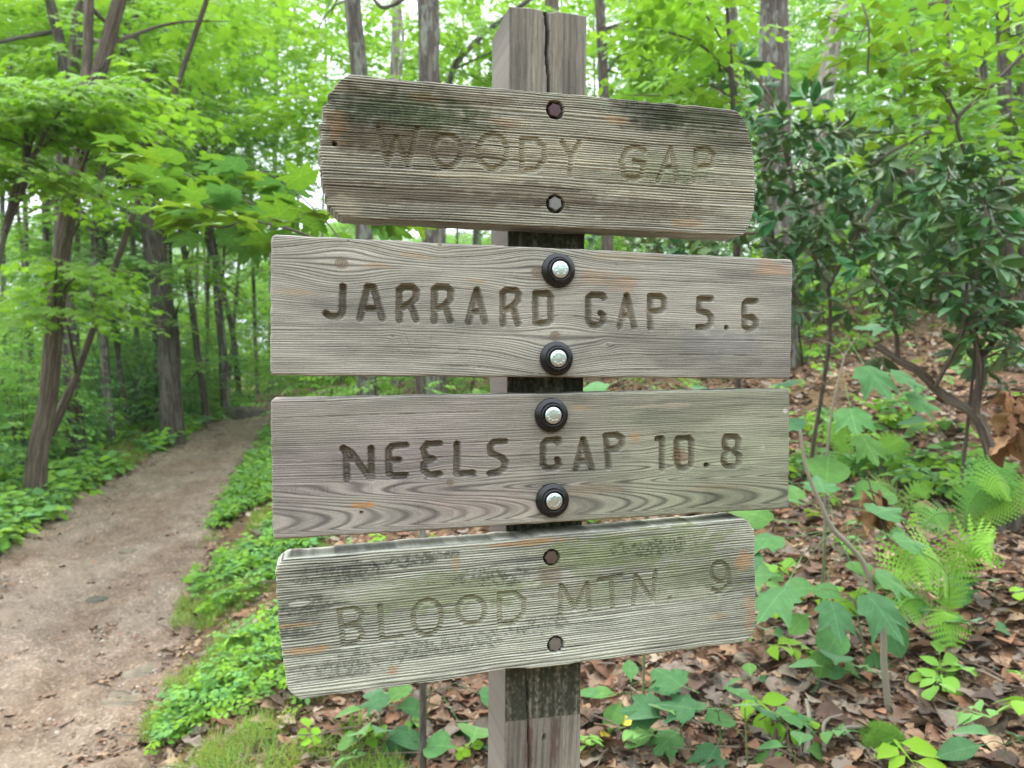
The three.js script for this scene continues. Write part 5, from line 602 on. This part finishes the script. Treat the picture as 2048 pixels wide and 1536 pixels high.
stone('flat grey rock half buried at the grassy trail edge', 306, 1340, 0.3, 0.14, 3, rockMat, 0.55); stone('smooth grey rock sunk in the trail below the flat one', 255, 1398, 0.28, 0.11, 4, rockMat, 0.5); stone('small dark stone standing out of the trail', 199, 1204, 0.2, 0.13, 5, darkRock, 0.4); stone('pale greenish stone in the trail', 257, 1105, 0.16, 0.1, 6, rockMat, 0.4); stone('flat brown stone among leaves on the trail', 290, 1442, 0.12, 0.06, 7, rockMat, 0.4); stone('thin slab of stone level with the dirt', 83, 1384, 0.26, 0.06, 8, rockMat, 0.5); stone('pale pebble on the litter below the lowest board', 1490, 1325, 0.075, 0.05, 9, rockMat, 0.1); stone('grey lichened stone at the bank foot', 1925, 1520, 0.09, 0.05, 10, rockMat, 0.2);
stone('long low stone across the upper trail', 330, 985, 0.3, 0.07, 11, rockMat, 0.45); stone('little grey stone near the trail middle', 200, 1160, 0.1, 0.05, 12, rockMat, 0.3); stone('sharp dark chip of stone at the trail edge', 95, 1175, 0.07, 0.04, 13, darkRock, 0.3);
{ // dead sticks
  const R = rng(700), stick = (label, pts, w, mat = stemPale) => { const p = pts.map(([x, y, up]) => groundHit(x, y).add(V(0, up ?? 0.012, 0))), c = p[0].clone(); const m = single('fallen_stick', tube(p.map(q => q.clone().sub(c)), [w, w * 0.55], 7, 6, 0.4, pts[0][0]), mat, label, 'stick'); m.position.copy(c); };
  stick('forked pale stick leaning in the tangle under the seedling', [[1612, 1532, 0.03], [1618, 1470, 0.05], [1612, 1440, 0.06]], 0.009); stick('thick dead stick lying beside the bent seedling foot', [[1762, 1530], [1712, 1500, 0.02], [1690, 1478, 0.03], [1752, 1472, 0.02]], 0.008); stick('dry brown stick standing in the tangle', [[1540, 1536, 0.02], [1552, 1490, 0.04], [1560, 1455, 0.05]], 0.008, laurelBark); stick('thin straight twig on the litter below the lowest board', [[1500, 1372], [1560, 1345], [1605, 1325]], 0.003); stick('curved twig lying under the pale pebble', [[1590, 1420], [1600, 1385], [1618, 1350]], 0.0035); stick('long thin twig slanting over the litter', [[1565, 1290, 0.03], [1600, 1335, 0.03], [1640, 1350, 0.02]], 0.003); stick('short broken stick on the trail', [[235, 1310], [255, 1306], [272, 1300]], 0.006); stick('grey stick at the grass edge beside the trail', [[372, 1530], [390, 1505], [412, 1485]], 0.006); stick('dead twig under the lowest board', [[838, 1505], [870, 1475], [905, 1455]], 0.003); stick('thin twig on the open litter slope', [[1830, 930], [1880, 905], [1930, 890]], 0.006, laurelBark); stick('brown stick between the ferns', [[1840, 1300], [1860, 1262], [1872, 1240]], 0.004); stick('bare branch lying along the slope under the laurel', [[1780, 770], [1850, 800, 0.04], [1920, 850, 0.03]], 0.008, laurelBark);
  for (let i = 0; i < 5; i++) stick(['splintered brown stick in the tangle by the seedlings', 'rotten stick propped in the tangle', 'bark strip on the tangle', 'peeled stick across the tangle', 'grey root end beside the tangle'][i], [[1560 + 22 * i, 1534 - 6 * i, 0.01], [1552 + 24 * i, 1480, 0.03 + 0.02 * R()], [1575 + 26 * i + 20 * R(), 1450, 0.03]], 0.006, i % 2 ? laurelBark : stemPale);
}
{ // cluster of withered leaves caught at the foot of the laurel, and one lower down
  const R = rng(720), wilt = (label, px, py, d, n, sp) => { const c = atDepth(px, py, d), g = thing('withered_leaf_cluster', label, 'dead leaves', c); part('twig', tube([V(0.05, -0.12, 0.02), V(0.01, 0, 0), V(-0.02, 0.1, 0)], [0.004, 0.002], 5, 4, 0.2), laurelBark, g); for (let i = 0; i < n; i++) { const m = part('leaf', pick(litters, R), wiltMat[i % 3], g); m.position.set((R() - 0.5) * sp, (R() - 0.35) * sp * 2.2, (R() - 0.5) * sp); m.rotation.set((R() - 0.5) * 1.5, R() * 6.28, -1.3 + (R() - 0.5) * 0.9, 'YXZ'); m.scale.setScalar(0.07 + 0.035 * R()); } };
  const wiltMat = [lin(0.36, 0.18, 0.07), lin(0.25, 0.12, 0.05), lin(0.42, 0.24, 0.11)].map(c => new THREE.MeshStandardMaterial({ color: c, roughness: 0.8, side: THREE.DoubleSide, map: veinTex }));
  wilt('hanging bunch of withered orange brown leaves at the laurel foot', 2030, 850, 2.2, 26, 0.07); wilt('small bunch of withered brown leaves behind the bent seedling', 1745, 1010, 2.5, 12, 0.05);
}
{ // moss tuft and old stump
  const p = groundHit(1766, 1500), R = rng(730), ms = [], cs = []; const g = thing('moss_tuft', 'round bright green moss tuft below the bent seedling', 'moss', p), ball = new THREE.IcosahedronGeometry(0.05, 3).scale(1, 0.7, 0.9); part('cushion', ball, new THREE.MeshStandardMaterial({ color: lin(0.1, 0.2, 0.03), roughness: 1 }), g).position.y = 0.02; for (let i = 0; i < 900; i++) { const v = V(R() - 0.5, R() * 0.8 - 0.1, R() - 0.5).normalize().multiplyScalar(0.049); v.y = v.y * 0.7 + 0.02; ms.push(place(v, R() * 6.28, (R() - 0.5) * 2, (R() - 0.5) * 2, 0.12 + 0.1 * R())); cs.push(lin(0.13 + 0.08 * R(), 0.3 + 0.1 * R(), 0.04)); } instanced('moss_shoots', grassTuft, herbMat, ms, cs, g);
  const q = groundHit(2010, 1060), s = thing('old_stump', 'dark rotten stump under the dark fern', 'stump', q); part('trunk', tube([V(0, -0.1, 0), V(0.01, 0.06, 0), V(0.03, 0.17, 0)], [0.06, 0.045, 0.03], 12, 5, 0.5, 3), bark.dark, s);
}
{ // woods go on unseen behind and beside the camera, added to shade the sign
  const R = rng(800), ms = [], cs = []; for (let i = 0; i < 60000 && ms.length < 9000; i++) { const a = R() * 6.283, r = 8 + 14 * R(), x = r * Math.cos(a), z = 2 + r * Math.sin(a), q = V(x, groundY(x, z), z), y = q.y + 0.2 + 5.5 * Math.pow(R(), 1.2), p = V(x, y, z); if (z < 1.5) continue; if (fbm(x * 0.5, y * 0.6 + z * 0.3, 810, 2) < 0.42) continue; ms.push(place(p, R() * 6.28, (R() - 0.5) * 0.8, (R() - 0.5) * 0.8, 1.7 + R())); cs.push(hue(R() < 0.5 ? 'lime' : 'mid', R)); }
  const o = instanced('surrounding_foliage', canopySprays[0], canopyMat, ms, cs, scene); o.userData = { kind: 'stuff', label: 'green woodland leaves out of view, added to shade the sign', category: 'foliage' };
}

{ // small gravel and crumbs of leaf on the trail
  const R = rng(900), ms = [], cs = [], ms2 = [], cs2 = [], peb = new THREE.IcosahedronGeometry(0.5, 1); peb.scale(1, 0.55, 0.8);
  for (let i = 0; i < 5200; i++) { const d = 2.4 + 13 * Math.pow(R(), 1.5), [l, r] = pathEdges(d), x = lerp(l, r, R()); if (fbm(x * 2.5, d * 2.5, 910, 2) < 0.4) continue; ms.push(place(onGround(x, -d, 0.008), R() * 6.28, 0, 0, 0.006 + 0.02 * Math.pow(R(), 4))); const v = 0.2 + 0.25 * R(); cs.push(lin(v, v * 0.9, v * 0.78)); }
  for (let i = 0; i < 15000; i++) { const d = 2.4 + 13 * Math.pow(R(), 1.4), [l, r] = pathEdges(d), e = R(), t = e < 0.3 ? Math.pow(R(), 2) * 0.4 : e < 0.65 ? 1 - Math.pow(R(), 2) * 0.45 : R(), x = lerp(l - 0.05, r + 0.1, t); if (fbm(x * 1.8, d * 1.1, 920, 3) < 0.44) continue; ms2.push(place(onGround(x, -d, 0.012), R() * 6.28, (R() - 0.5) * 0.6, (R() - 0.5) * 0.6, 0.014 + 0.04 * R() * R())); const v = 0.6 + 0.6 * R(); cs2.push(lin(0.26 * v, 0.165 * v, 0.105 * v)); }
  const a = instanced('gravel', peb, new THREE.MeshStandardMaterial({ roughness: 0.95 }), ms, cs, scene), b = instanced(numbered('leaf_crumbs'), litters[2], litterMat, ms2, cs2, scene);
  a.userData = { kind: 'stuff', label: 'small grey gravel strewn over the dirt trail', category: 'gravel' }; b.userData = { kind: 'stuff', label: 'crumbled bits of brown leaf scattered over the trail', category: 'leaf litter' };
}

{ // broken leaf crumbs and small twigs matted into the litter
  const R = rng(940), ms = [], cs = [], mt = [], ct = [], twig = tube([V(0, 0, 0), V(0.3, 0.02, 0.02), V(0.65, 0.01, -0.03), V(1, 0.03, 0.02)], [0.02, 0.01], 5, 2, 0.2);
  for (let i = 0; i < 60000 && ms.length < 16000; i++) { const d = 1.5 + 8 * Math.pow(R(), 1.6), x = (R() * 1.85 - 1) * d, [, r] = pathEdges(d); if (x < r - 0.05) continue; const p = onGround(x, -d, 0.012 + 0.012 * R()); if (!seen(p, 40)) continue; ms.push(place(p, R() * 6.28, (R() - 0.5) * 1.2, (R() - 0.5) * 1.2, 0.01 + 0.022 * R())); const v = 0.35 + 0.9 * R(); cs.push(lin(0.24 * v, 0.155 * v, 0.1 * v)); if (i % 24 === 0) { mt.push(place(p.clone().add(V(0, 0.01, 0)), R() * 6.28, (R() - 0.5) * 0.3, 0, 0.06 + 0.16 * R())); const w = 0.6 + 0.8 * R(); ct.push(lin(0.17 * w, 0.13 * w, 0.1 * w)); } }
  for (let i = 0; i < 260; i++) { const d = 2.4 + 9 * Math.pow(R(), 1.4), [l, r] = pathEdges(d), x = lerp(l, r, R()); mt.push(place(onGround(x, -d, 0.014), R() * 6.28, 0, 0, 0.04 + 0.12 * R())); const w = 0.6 + 0.8 * R(); ct.push(lin(0.16 * w, 0.12 * w, 0.09 * w)); }
  const a = instanced(numbered('leaf_crumbs'), litters[3], litterMat, ms, cs, scene), b = instanced('twig_litter', twig, new THREE.MeshStandardMaterial({ roughness: 0.9 }), mt, ct, scene);
  a.userData = { kind: 'stuff', label: 'broken crumbs of dark leaf matted on the bank', category: 'leaf litter' }; b.userData = { kind: 'stuff', label: 'thin broken twigs strewn over litter and trail', category: 'twigs' };
}
scene.fog = new THREE.FogExp2(new THREE.Color(0.86, 0.93, 0.88), 0.001);
renderer.render(scene, camera);
